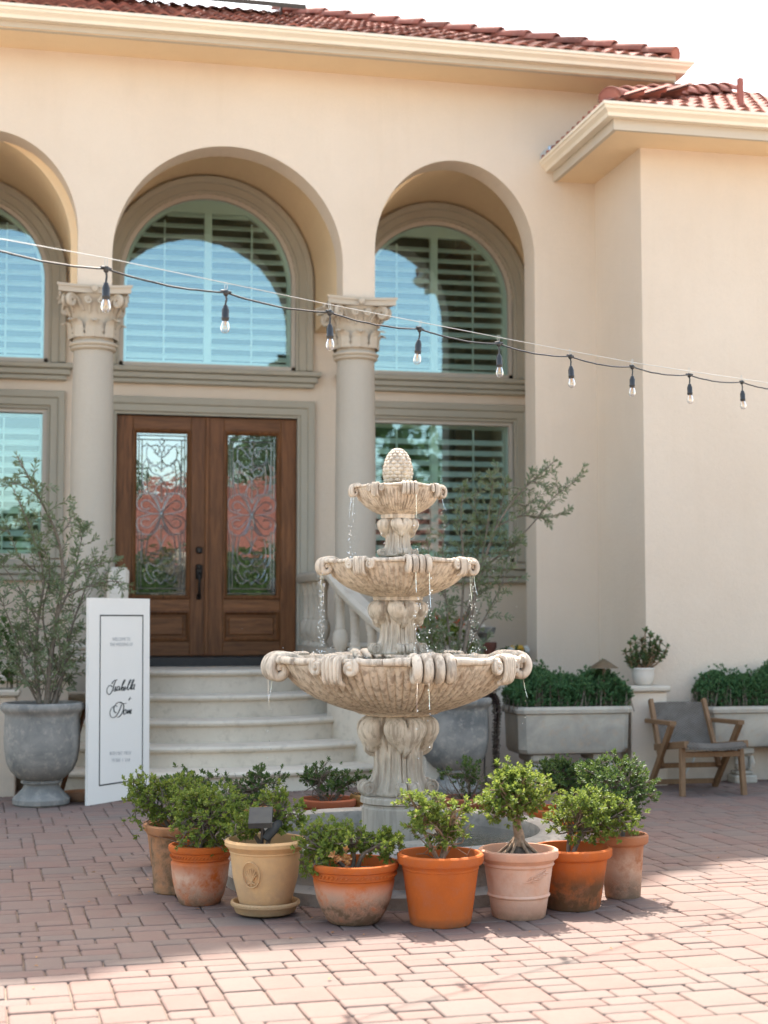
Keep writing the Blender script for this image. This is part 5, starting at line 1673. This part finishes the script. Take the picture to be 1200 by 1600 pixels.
# succulent
t = thing("potted_succulent", (4.116,10.13,.70), "jade like succulent in a white ceramic pot on the pedestal", "potted plant")
m = MB(); m.lathe([(0,.702),(.056,.702),(.062,.708),(.074,.74),(.081,.775),(.080,.80),(.083,.806),(.086,.818),(.082,.824),(.074,.818),(.070,.80),(0,.798)], (4.116,10.13), 40); obj("pot", m, WHITEPOT, t, None, smooth=40)
m = MB(); m.lathe([(0,.802),(.071,.801)], (4.116,10.13), 20); obj("soil", m, SOIL, t, None)
st = MB(); tips, axes = [], []
rn = random.Random(12)
for (dx, z) in ((-.13,.93),(-.10,.99),(-.05,.95),(-.03,1.02),(.015,1.08),(.02,1.0),(.06,.99),(.09,1.02),(.13,1.0),(.16,.97),(.05,.93),(-.08,.90),(0,.92),(.11,.95),(-.115,.88),(.07,1.04)):
    y = 10.13 + rn.uniform(-.07,.07)
    q = Vector((4.116+dx, y, z)); b0 = Vector((4.116+dx*.15, 10.13, .80))
    pts = catmull([b0, b0*.5+q*.5+Vector((dx*.15,0,-.015)), q], 4)
    st.tube(pts, [.010-.0007*i for i in range(len(pts))], 6)
    for f in (1.0,.85,.7,.55):
        c = pts[int(f*(len(pts)-1))]
        tips.append(c); axes.append(Vector((dx*3, rn.gauss(0,.4), 1)))
obj("stems", st, BARKB, t, (4.116,10.13,.8), smooth=60, fix=False)
A = rosettes(tips, axes, 9, .040, .021, rn, (.2,1.35))
leaf_cloud("foliage", *A, LEAF_JADE, t, (4.116,10.13,.8), .25)

# ------------------------------------------------------------------ armchair
ch = thing("armchair", (4.31,9.65,0), "low wooden armchair with woven grey seat and back in front of the pedestal", "chair")
XL, XR = 4.085, 4.525
DY = -.13
for x, sg in ((XL,-1),(XR,1)):
    m = MB(); m.bar((x, 9.52+DY, 0), (x-sg*.012, 9.545+DY, .325), .034, .040, (0,1,0)); obj("leg", m, TEAK, ch, None, smooth=30)
    xo = x + sg*.022
    m = MB(); m.bar((xo, 10.03+DY, 0), (xo+sg*.004, 9.62+DY, .468), .030, .048, (0,.66,.75)); obj("leg", m, TEAK, ch, None, smooth=30)
    m = MB(); m.bar((xo+sg*.004, 9.60+DY, .474), (xo-sg*.004, 10.06+DY, .462), .046, .030); obj("arm", m, TEAK, ch, None, smooth=30)
    m = MB(); m.bar((x-sg*.010, 9.88+DY, .155), (x-sg*.022, 10.10+DY, .605), .028, .044, (0,.87,-.48)); obj("back_post", m, TEAK, ch, None, smooth=30)
    m = MB(); m.bar((x-sg*.008, 9.46+DY, .345), (x-sg*.012, 9.99+DY, .285), .030, .046); obj("seat_rail", m, TEAK, ch, None, smooth=30)
m = MB(); m.bar((XL+.02,9.535+DY,.272),(XR-.02,9.535+DY,.272),.024,.036); obj("stretcher", m, TEAK, ch, None, smooth=30)
m = MB(); m.bar((XL,10.0+DY,.045),(XR,10.0+DY,.045),.022,.034); obj("stretcher", m, TEAK, ch, None, smooth=30)
m = MB(); m.bar((XL,9.91+DY,.165),(XR,9.91+DY,.165),.022,.034); obj("stretcher", m, TEAK, ch, None, smooth=30)
def sheet(mb, f, nu, nv, th):
    P = np.zeros((nu+1, nv+1, 3)); Q = P.copy()
    for i in range(nu+1):
        for j in range(nv+1):
            p = f(i/nu, j/nv); P[i,j] = p; Q[i,j] = (p[0], p[1]+th[1], p[2]+th[2])
    mb.grid(P); mb.grid(Q[::-1])
    for (A,B) in ((P[0],Q[0]),(Q[-1],P[-1])):
        for j in range(nv): mb.add([A[j],A[j+1],B[j+1],B[j]], [(0,1,2,3)])
    for j in (0,-1):
        for i in range(nu): mb.add([P[i,j],P[i+1,j],Q[i+1,j],Q[i,j]], [(0,1,2,3)])
def seatf(u, v): return (XL+.012 + (XR-XL-.024)*u, 9.45+DY+.53*v, .362 - .058*v - .012*math.sin(math.pi*u) + .0022*math.sin(u*130) *math.sin(v*150) - (.03*(1-v/.05)**2 if v < .05 else 0))
m = MB(); sheet(m, seatf, 64, 60, (0,0,-.018)); obj("seat", m, WEAVE, ch, None, smooth=60)
def backf(u, v): return (XL+.022 + (XR-XL-.044)*u, 9.958+DY+.14*v + .018*math.sin(math.pi*u), .285+.300*v + .004*math.sin(math.pi*u))
m = MB(); sheet(m, backf, 40, 40, (0,.016,-.006)); obj("backrest", m, WEAVE, ch, None, smooth=60)
# pipe ends and cord left on the paving under the chair
m = MB(); m.tube([(4.05,10.16,.016),(4.28,10.08,.016),(4.40,10.02,.016)], .012, 10); o_ = obj("plastic_pipe", m, PVC, None, (4.2,10.1,0), smooth=50); tag(o_, "thin white plastic pipe lying on the pavers under the armchair", "pipe")
m = MB(); m.tube([(4.33,10.07,.02),(4.42,10.12,.06),(4.52,10.18,.16),(4.54,10.2,.22)], .006, 8); o_ = obj("plastic_rod", m, PVC, None, (4.4,10.1,.0), smooth=50); tag(o_, "slim white rod leaning on the wall behind the armchair legs", "rod")
m = MB(); m.tube(catmull([(3.02,10.35,.02),(2.99,10.3,.10),(2.965,10.2,.30),(2.95,10.17,.5)], 5), .006, 6); o_ = obj("irrigation_tube", m, TUBEG, None, (2.97,10.2,0), smooth=50); tag(o_, "thin grey irrigation tube rising beside the big urn", "tube")

# ------------------------------------------------------------------ welcome sign
SA, SB = Vector((.234,9.738,0)), Vector((.645,10.206,0))
SE = (SB-SA); SW = SE.length; SE.normalize()
SN = Vector((SE.y, -SE.x, 0))                     # faces the courtyard
SU = Vector((0,0,1.306)) - SN*.012; SH = SU.length; SU.normalize()
SF = SE.cross(SU)
sgn = thing("welcome_sign", tuple(SA), "tall white welcome sign board with thin black border and script names", "sign")
def sp_(s, t, d=0.0): return SA + SE*s + SU*t + SF*(d)
if SF.dot(SN) < 0: SF = -SF
m = MB()
v = [sp_(s,t,d) for d in (-.022,0) for s,t in ((0,0),(SW,0),(SW,SH),(0,SH))]
m.add(v, [(0,3,2,1),(4,5,6,7),(0,1,5,4),(1,2,6,5),(2,3,7,6),(3,0,4,7)])
obj("board", m, SIGNW, sgn, tuple(SA), smooth=0)
def flat(mb, pts, w, d=.0022):
    """flat ribbon on the board"""
    P = [Vector((p[0], p[1])) for p in pts]; n = len(P); v = []
    ws = w if isinstance(w, list) else [w]*n
    for i in range(n):
        t = P[min(i+1,n-1)] - P[max(i-1,0)]
        t = t.normalized() if t.length > 1e-9 else Vector((1,0))
        nn = Vector((-t.y, t.x))*ws[i]/2
        v += [sp_(P[i].x+nn.x, P[i].y+nn.y, d), sp_(P[i].x-nn.x, P[i].y-nn.y, d)]
    mb.add(v, [(2*i,2*i+2,2*i+3,2*i+1) for i in range(n-1)])
def px2(x, y):      # drawing units of the lettering -> board
    X = 130 + x/10.91; Y = 1050 + y/10.91
    s = (X-137)/96*SW
    top = 934 + (X-137)/96*1; bot = 1259 - (X-137)/96*16
    return (s, SH*(bot-Y)/(bot-top))
bd = MB()
s0, s1, t0, t1, w = .110, .548, .115, SH-.112, .0085
for a, b in (((s0,t0),(s0,t1)),((s1,t0),(s1,t1)),((s0-w/2,t0),(s1+w/2,t0)),((s0-w/2,t1),(s1+w/2,t1))): flat(bd, [a,b], w, .002)
obj("border", bd, SIGNK, sgn, None, smooth=0, fix=False)
ink = MB()
STROKES = [
 [(555,140),(510,150),(470,185),(462,215)],[(530,155),(500,215),(478,300),(445,365),(410,393),(380,360),(378,300),(405,250),(440,240),(470,262)],
 [(490,332),(518,285),(530,252),(516,285),(530,318),(508,336),(492,322)],
 [(585,258),(562,256),(545,300),(556,326),(578,300),(594,256),(584,306),(600,320)],
 [(600,318),(645,230),(690,152),(668,150),(632,250),(626,305),(642,322),(664,295),(652,262),(634,290)],
 [(655,305),(688,288),(694,262),(676,266),(660,300),(672,320),(705,292)],
 [(705,292),(755,215),(792,148),(770,150),(736,250),(730,300),(745,310),(765,285)],
 [(765,285),(812,210),(848,145),(826,146),(790,245),(784,290),(798,302),(812,285)],
 [(848,222),(822,226),(803,272),(812,302),(834,272),(858,214),(840,290),(856,300)],
 [(752,494),(764,465),(776,432)],[(748,470),(772,463),(796,462)],
 [(552,598),(520,580),(497,618),(503,680),(540,705)],[(628,562),(596,650),(552,735),(496,786),(446,768),(430,705),(452,632),(498,592)],
 [(500,600),(540,545),(602,522),(655,556),(664,622),(640,705),(590,768),(548,780)],[(590,520),(650,545),(712,540)],
 [(694,648),(668,676),(668,728),(690,722),(708,676),(694,648),(716,664)],
 [(716,722),(738,652),(726,716),(766,650),(756,716),(798,640),(782,716),(804,706)]]
for k, sct in enumerate(STROKES):
    q = [px2(*p) for p in sct]
    cc = catmull([(a,b,0) for a,b in q], 6)
    ws = []
    for i in range(len(cc)):
        tt = cc[min(i+1,len(cc)-1)] - cc[max(i-1,0)]
        down = abs(tt.y)/(tt.length+1e-9)*(1 if tt.y < 0 else .45)
        ws.append(.0038 + .0062*down)
    flat(ink, cc, ws, .0022)
obj("script_lettering", ink, SIGNK, sgn, None, smooth=0, fix=False)
def letters(txt, x0, x1, y0, y1, zx=130, zy=980):
    """small capitals set across the board"""
    cu = bpy.data.curves.new("lettering", 'FONT'); cu.body = txt; cu.size = 1; cu.resolution_u = 2
    o = bpy.data.objects.new("lettering_source", cu); COL.objects.link(o)
    dg = bpy.context.evaluated_depsgraph_get(); me = bpy.data.meshes.new_from_object(o.evaluated_get(dg))
    vs_ = [v.co.copy() for v in me.vertices]; fs = [tuple(p.vertices) for p in me.polygons]
    bpy.data.objects.remove(o); bpy.data.curves.remove(cu); bpy.data.meshes.remove(me)
    xs = [v.x for v in vs_]; ys = [v.y for v in vs_]
    out = []
    for v in vs_:
        X = x0 + (x1-x0)*(v.x-min(xs))/(max(xs)-min(xs)); Y = y1 + (y0-y1)*(v.y-min(ys))/(max(ys)-min(ys))
        Y -= (X-x0)*.022
        s = (X-137)/96*SW; top = 934; bot = 1259-(X-137)/96*16
        out.append(sp_(s, SH*(bot-Y)/(bot-top), .002))
    return out, fs
lt = MB()
for txt, a, b, c, d in (("WELCOME TO",172.5,201,996,1001.5),("THE WEDDING OF",169,205,1004.5,1010)):
    v, f = letters(txt, a, b, c, d); lt.add(v, f)
rn = random.Random(9)           # two lines of worn, unreadable grey print
for (x0, x1, y0, y1) in ((170,203,1175,1180.5),(173,201,1185.5,1191)):
    x = x0
    while x < x1:
        wd = rn.uniform(1.0,2.0); sl = (x-x0)*.03
        def q(X, Y): return ((X-137)/96*SW, SH*((1259-(X-137)/96*16)-Y)/((1259-(X-137)/96*16)-934))
        flat(lt, [q(x,y1-sl), q(x+rn.uniform(-.2,.2),y0-sl)], .003, .002)
        if rn.random() < .6: flat(lt, [q(x,(y0+y1)/2*(1) + rn.choice((-2.2,0,2.2)) - sl), q(x+wd*.8,(y0+y1)/2 + rn.choice((-2.2,0,2.2)) - sl)], .0025, .002)
        if rn.random() < .45: flat(lt, [q(x+wd*.8,y1-sl), q(x+wd*.8,y0-sl)], .003, .002)
        x += wd + rn.uniform(.9,1.3) + (2.2 if rn.random() < .15 else 0)
obj("grey_lettering", lt, SIGNG, sgn, None, smooth=0, fix=False)
pr_ = MB(); q0 = sp_(.16,.95,-.03); q1 = SA + SE*.12 - SN*.34
pr_.bar(q0, (q1.x,q1.y,0.0), .03, .02); q0b = sp_(.46,.95,-.03); q1b = SA + SE*.50 - SN*.34; pr_.bar(q0b, (q1b.x,q1b.y,0), .03, .02)
obj("back_stand", pr_, DOORW, sgn, None, smooth=30)
bx = thing("clay_saucer", (.20,10.02,0), "brown clay dish on the paving between the urn and the sign", "dish")
m = MB(); m.lathe([(0,.002),(.085,.002),(.12,.05),(.125,.06),(.112,.058),(.08,.02),(0,.018)], (.20,10.02), 36); obj("dish", m, m_pot("dish_clay", TC['brown'], BL, DK, (.0,.1), .4, (.0,.1), .5, 4.2), bx, None)

# ------------------------------------------------------------------ string lights
NODE = [(.162,5.186,2.376),(.608,5.488,2.379),(1.053,5.79,2.385),(1.494,6.093,2.394),(1.932,6.397,2.403),(2.376,6.699,2.414),(2.81,7.004,2.43),(3.249,7.307,2.452),(3.694,7.61,2.476)]
WIRE = [(.162,5.186,2.414),(.608,5.488,2.415),(1.053,5.79,2.416),(1.494,6.093,2.424),(1.932,6.397,2.432),(2.376,6.699,2.440),(2.81,7.004,2.452),(3.25,7.307,2.472),(3.694,7.61,2.494)]
d_ = Vector((.441,.303,0))
ext = lambda L, dz: [tuple(Vector(L[0])-d_*k+Vector((0,0,-dz*k))) for k in (4,3,2,1)] + list(L) + [tuple(Vector(L[-1])+d_*k+Vector((0,0,.02*k))) for k in (1,2,3,4)]
sl = thing("string_lights", (1.9,6.4,2.35), "string of clear filament bulbs hanging from a wire across the courtyard", "string lights")
NX_, WX_ = ext(NODE, .004), ext(WIRE, .014)
m = MB()
for a, b in zip(NX_[:-1], NX_[1:]):
    a, b = Vector(a), Vector(b)
    pts = [a + (b-a)*(i/12) - Vector((0,0,.016*4*(i/12)*(1-i/12)*random.uniform(.9,1.1))) for i in range(13)]
    m.tube(pts, .0036, 6, caps=False)
obj("cable", m, BLACK, sl, None, smooth=60, fix=False)
m = MB(); m.tube(WX_, .0016, 6); obj("support_wire", m, PVC, sl, None, smooth=60)
def fitting():
    k = MB()
    k.lathe([(0,.010),(.009,.008),(.011,0),(.009,-.009),(.005,-.013),(.0,-.014)], n=14)
    k.tube([(-.022,0,.003),(0,0,.003),(.022,0,.003)], [.0045,.0075,.0045], 8)
    k.tube([(0,0,-.01),(.003,0,-.025),(-.001,0,-.048)], .0038, 6)
    k.lathe([(.0045,-.046),(.0075,-.048),(.009,-.054),(.0115,-.060),(.0135,-.066),(.0135,-.092),(.0145,-.093),(.0145,-.098),(.0135,-.099),(.013,-.106),(0,-.106)], n=18)
    b = MB(); b.lathe([(.0105,-.104),(.0115,-.109),(.0155,-.119),(.0175,-.129),(.0170,-.138),(.0130,-.147),(.006,-.1515),(0,-.1525)], n=20)
    f = MB()
    for x in (-.0045, .0045): f.tube([(x,0,-.107),(x*1.1,0,-.136)], .0011, 5)
    f.tube([(0,0,-.105),(0,0,-.125)], .0016, 5)
    c = MB(); c.tube([(.0,0,.004),(.006,0,.02),(.004,0,.038),(-.004,0,.038),(-.006,0,.02),(0,0,.004)], .0012, 5)
    return [mesh_of("socket", k, BLACK, (0,0,0), 50, fix=False), mesh_of("bulb", b, BULBG, (0,0,0), 60, fix=False), mesh_of("filament", f, FILAM, (0,0,0), 60, fix=False), mesh_of("clip", c, PVC, (0,0,0), 60, fix=False)]
FM = fitting()
rn = random.Random(2)
for p, w_ in zip(NX_[2:-2], WX_[2:-2]):
    r_ = (rn.uniform(-.06,.06), rn.uniform(-.07,.07), math.atan2(.303,.441)+rn.uniform(-.3,.3))
    s_ = inst("socket", FM[0], sl, p, r_)
    for me, nm in ((FM[1],"bulb"),(FM[2],"filament"),(FM[3],"clip")):
        o = bpy.data.objects.new(nm, me); COL.objects.link(o); ORG[o.name] = Vector(p); o.parent = s_
a = NX_[0]; po = MB(); po.tube([(a[0],a[1],0),(a[0],a[1],2.5)], .03, 12)
o_ = obj("light_pole", po, BRONZE, None, (a[0],a[1],0), smooth=50); tag(o_, "slim bronze pole holding the left end of the string lights", "pole")
a = NX_[-1]; po = MB(); po.tube([(a[0],a[1],0),(a[0],a[1],2.75)], .03, 12)
o_ = obj("light_pole", po, BRONZE, None, (a[0],a[1],0), smooth=50); tag(o_, "slim bronze pole holding the right end of the string lights", "pole")

# ------------------------------------------------------------------ across the court (seen in the glass) and trees added behind the house to shade the court
oh = thing("opposite_house", (5,-12,0), "single storey house with red tiled roof across the court, mirrored in the doors", "house")
m = MB(); m.box(1.2,-18,0,13,-11.3,2.75); obj("wall", m, STUCCO, oh, None, smooth=0)
m = MB(); nr_ = 15
for k in range(nr_):
    y0, y1 = -10.8-3.8*k/nr_, -10.8-3.8*(k+1)/nr_-.05
    z0, z1 = 2.79+2.0*k/nr_, 2.75+2.0*(k+1)/nr_
    cols_ = 52; hx = 3.8*k/nr_*.5
    for c in range(cols_):
        xa = .7+hx+(12.8-2*hx)*c/cols_; xb = .7+hx+(12.8-2*hx)*(c+1)/cols_; xm = (xa+xb)/2; jz = random.uniform(-.012,.012)
        m.add([(xa,y0,z0+jz),(xm,y0,z0+.07+jz),(xb,y0,z0+jz),(xb,y1,z1+jz),(xm,y1,z1+.07+jz),(xa,y1,z1+jz)], [(0,1,4,5),(1,2,3,4)])
m.add([(.7,-10.8,2.72),(13.5,-10.8,2.72),(11.6,-14.6,4.70),(2.6,-14.6,4.70),(.7,-18.4,2.72),(13.5,-18.4,2.72)], [(0,1,2,3),(3,2,5,4),(0,3,4),(1,5,2)])
ro = obj("roof", m, TILE, oh, None, smooth=0, fix=False)
hg = thing("garden_hedge", (5,-9.8,0), "tall clipped hedge in front of the opposite house", "hedge")
hedge(hg, .4, 11.0, -10.4, -9.5, 0.0, 2.7, 1500, 77, LEAF_T, .34)
gh = thing("garage", (-4,-9,0), "low garage with red tiled roof across the court, mirrored in the left window", "garage")
m = MB(); m.box(-9,-14,0,.2,-9.3,1.75); obj("wall", m, STUCCO, gh, None, smooth=0)
m = MB(); m.add([(-9.5,-8.9,1.72),(.6,-8.9,1.72),(.6,-11.6,2.55),(-9.5,-11.6,2.55),(-9.5,-14.4,1.72),(.6,-14.4,1.72)], [(0,1,2,3),(3,2,5,4),(0,3,4),(1,5,2)]); obj("roof", m, TILE, gh, None, smooth=0)
def big_tree(name, label, x, y, zt, crown, n, size, seed, group):
    t = thing(name, (x,y,0), label, "tree", group)
    rn = random.Random(seed)
    m = MB(); m.tube(catmull([(x,y,-.05),(x+.15,y,zt*.3),(x-.1,y,zt*.6),(x,y,zt*.9)], 5), [.30-.017*i for i in range(16)], 10)
    for (cx, cy, cz, rx, ry, rz) in crown:
        m.tube([(x,y,min(zt*.55, cz-rz*.4)), (cx,cy,cz)], [.12,.04], 6)
    obj("trunk", m, BARK, t, (x,y,0), smooth=60, fix=False)
    P, D, Nn, L, W = [], [], [], [], []
    tot = sum(c[3]*c[5]+c[4]*c[5] for c in crown)
    for (cx, cy, cz, rx, ry, rz) in crown:
        for k in range(int(n*(rx*rz+ry*rz)/tot)):
            v = Vector((rn.gauss(0,1), rn.gauss(0,1), rn.gauss(0,1))).normalized()*rn.uniform(.35,1)**.5
            P.append((cx+v.x*rx, cy+v.y*ry, cz+v.z*rz)); D.append((v.x+rn.gauss(0,.6), v.y+rn.gauss(0,.6), v.z*.5+rn.gauss(-.1,.6))); Nn.append((rn.gauss(0,1),rn.gauss(0,1),rn.gauss(.6,1)))
            s = size*rn.uniform(.6,1.3); L.append(s); W.append(s*.62)
    leaf_cloud("crown", P, D, Nn, L, W, LEAF_T, t, (x,y,zt*.5))
GT = "trees across the court"
big_tree("garden_tree", "bushy green tree right of the opposite house roof", 8.5, -20, 8.0, [(8.5,-20,5.6,3.4,2.4,2.6),(6.0,-20.5,5.0,2.2,2,1.9)], 2600, .40, 61, GT)
big_tree("garden_tree", "rounded green tree behind the ridge of the opposite house", 2.0, -22, 7.0, [(1.6,-22,4.6,1.5,1.5,1.5)], 900, .38, 62, GT)
big_tree("garden_tree", "hedge like green tree behind the low garage", -4.0, -16, 5.0, [(-4.5,-16,3.0,3.6,1.6,1.6),(-1.4,-16,2.7,2.2,1.6,1.3)], 2400, .34, 63, GT)
# added trees, out of view: crowns shaped to cast the court's shadow edge
def shade_top(x):
    pts = [(-12,4.6),(-.6,5.12),(-.15,5.20),(.16,5.27),(.5,5.45),(.8,5.50),(1.4,5.78),(2.1,6.22),(2.7,6.60),(3.1,6.88),(3.65,7.3),(4.4,8.0)]
    return float(np.interp(x, [p[0] for p in pts], [p[1] for p in pts]))
def added_shade_tree(label, tx, xs0, xs1, seed):
    Y = 16.2
    t = thing("added_shade_tree", (tx,Y+1,0), label, "tree", "unseen trees added to shade the court")
    rn = random.Random(seed)
    m = MB(); m.tube(catmull([(tx,Y+1,-.05),(tx+.2,Y+1,5),(tx-.2,Y+1,11),(tx,Y+1,17)], 6), [.42-.018*i for i in range(19)], 10)
    for k in range(9):
        m.tube([(tx,Y+1,8+k*.7), (rn.uniform(xs0,xs1), Y+rn.uniform(-.6,1.2), 11+rn.uniform(0,5))], [.14,.04], 6)
    obj("trunk", m, BARK, t, (tx,Y+1,0), smooth=60, fix=False)
    P, D, Nn, L, W = [], [], [], [], []
    for k in range(9500):
        xg = rn.uniform(xs0, xs1)
        yy = Y + rn.uniform(-.5,.9)
        v = shade_top(xg)
        zmax = (yy - v)/SUN_K
        if rn.random() < .4: z = zmax - .12 - abs(rn.gauss(0,.35))
        else: z = rn.uniform(max(9.5, (yy-7.9)/SUN_K), zmax-.12)
        P.append((xg + SUN_S*z, yy, z)); D.append((rn.gauss(0,1), rn.gauss(0,.6), rn.gauss(-.1,.7))); Nn.append((rn.gauss(0,.6),rn.gauss(.6,.8),rn.gauss(.9,.6)))
        s = rn.uniform(.22,.5) if z < zmax-.6 else rn.uniform(.12,.25)
        L.append(s); W.append(s*.7)
    leaf_cloud("crown", P, D, Nn, L, W, LEAF_T, t, (tx,Y,9))
added_shade_tree("unseen tree added behind the house, right of its twin, to shade the fountain court", .6, -1.8, 3.4, 71)
added_shade_tree("unseen tree added behind the house at the left to shade the court", -4.2, -7.5, -1.5, 72)

# fallen leaves and crumbs on the paving
rn = random.Random(17); P, D, Nn, L, W = [], [], [], [], []
for k in range(150):
    a = rn.uniform(0,6.28); rr = abs(rn.gauss(0,1.0))+.75
    x, y = (FX+rr*math.cos(a)*1.5, FY+rr*math.sin(a)) if rn.random() < .75 else (rn.uniform(-.4,4.8), rn.uniform(4.6,9.6))
    if math.hypot(x-FX, y-FY) < .85: continue
    P.append((x,y,.004)); D.append((math.cos(a*3),math.sin(a*3),rn.uniform(.02,.25))); Nn.append((rn.gauss(0,.2),rn.gauss(0,.2),1)); L.append(rn.uniform(.010,.024)); W.append(rn.uniform(.006,.011))
fl_ = leaf_cloud("fallen_leaves", P, D, Nn, L, W, LEAF_DRY, None, (FX,FY,0))
tag(fl_, "small dry leaves scattered on the brick paving", "leaves")
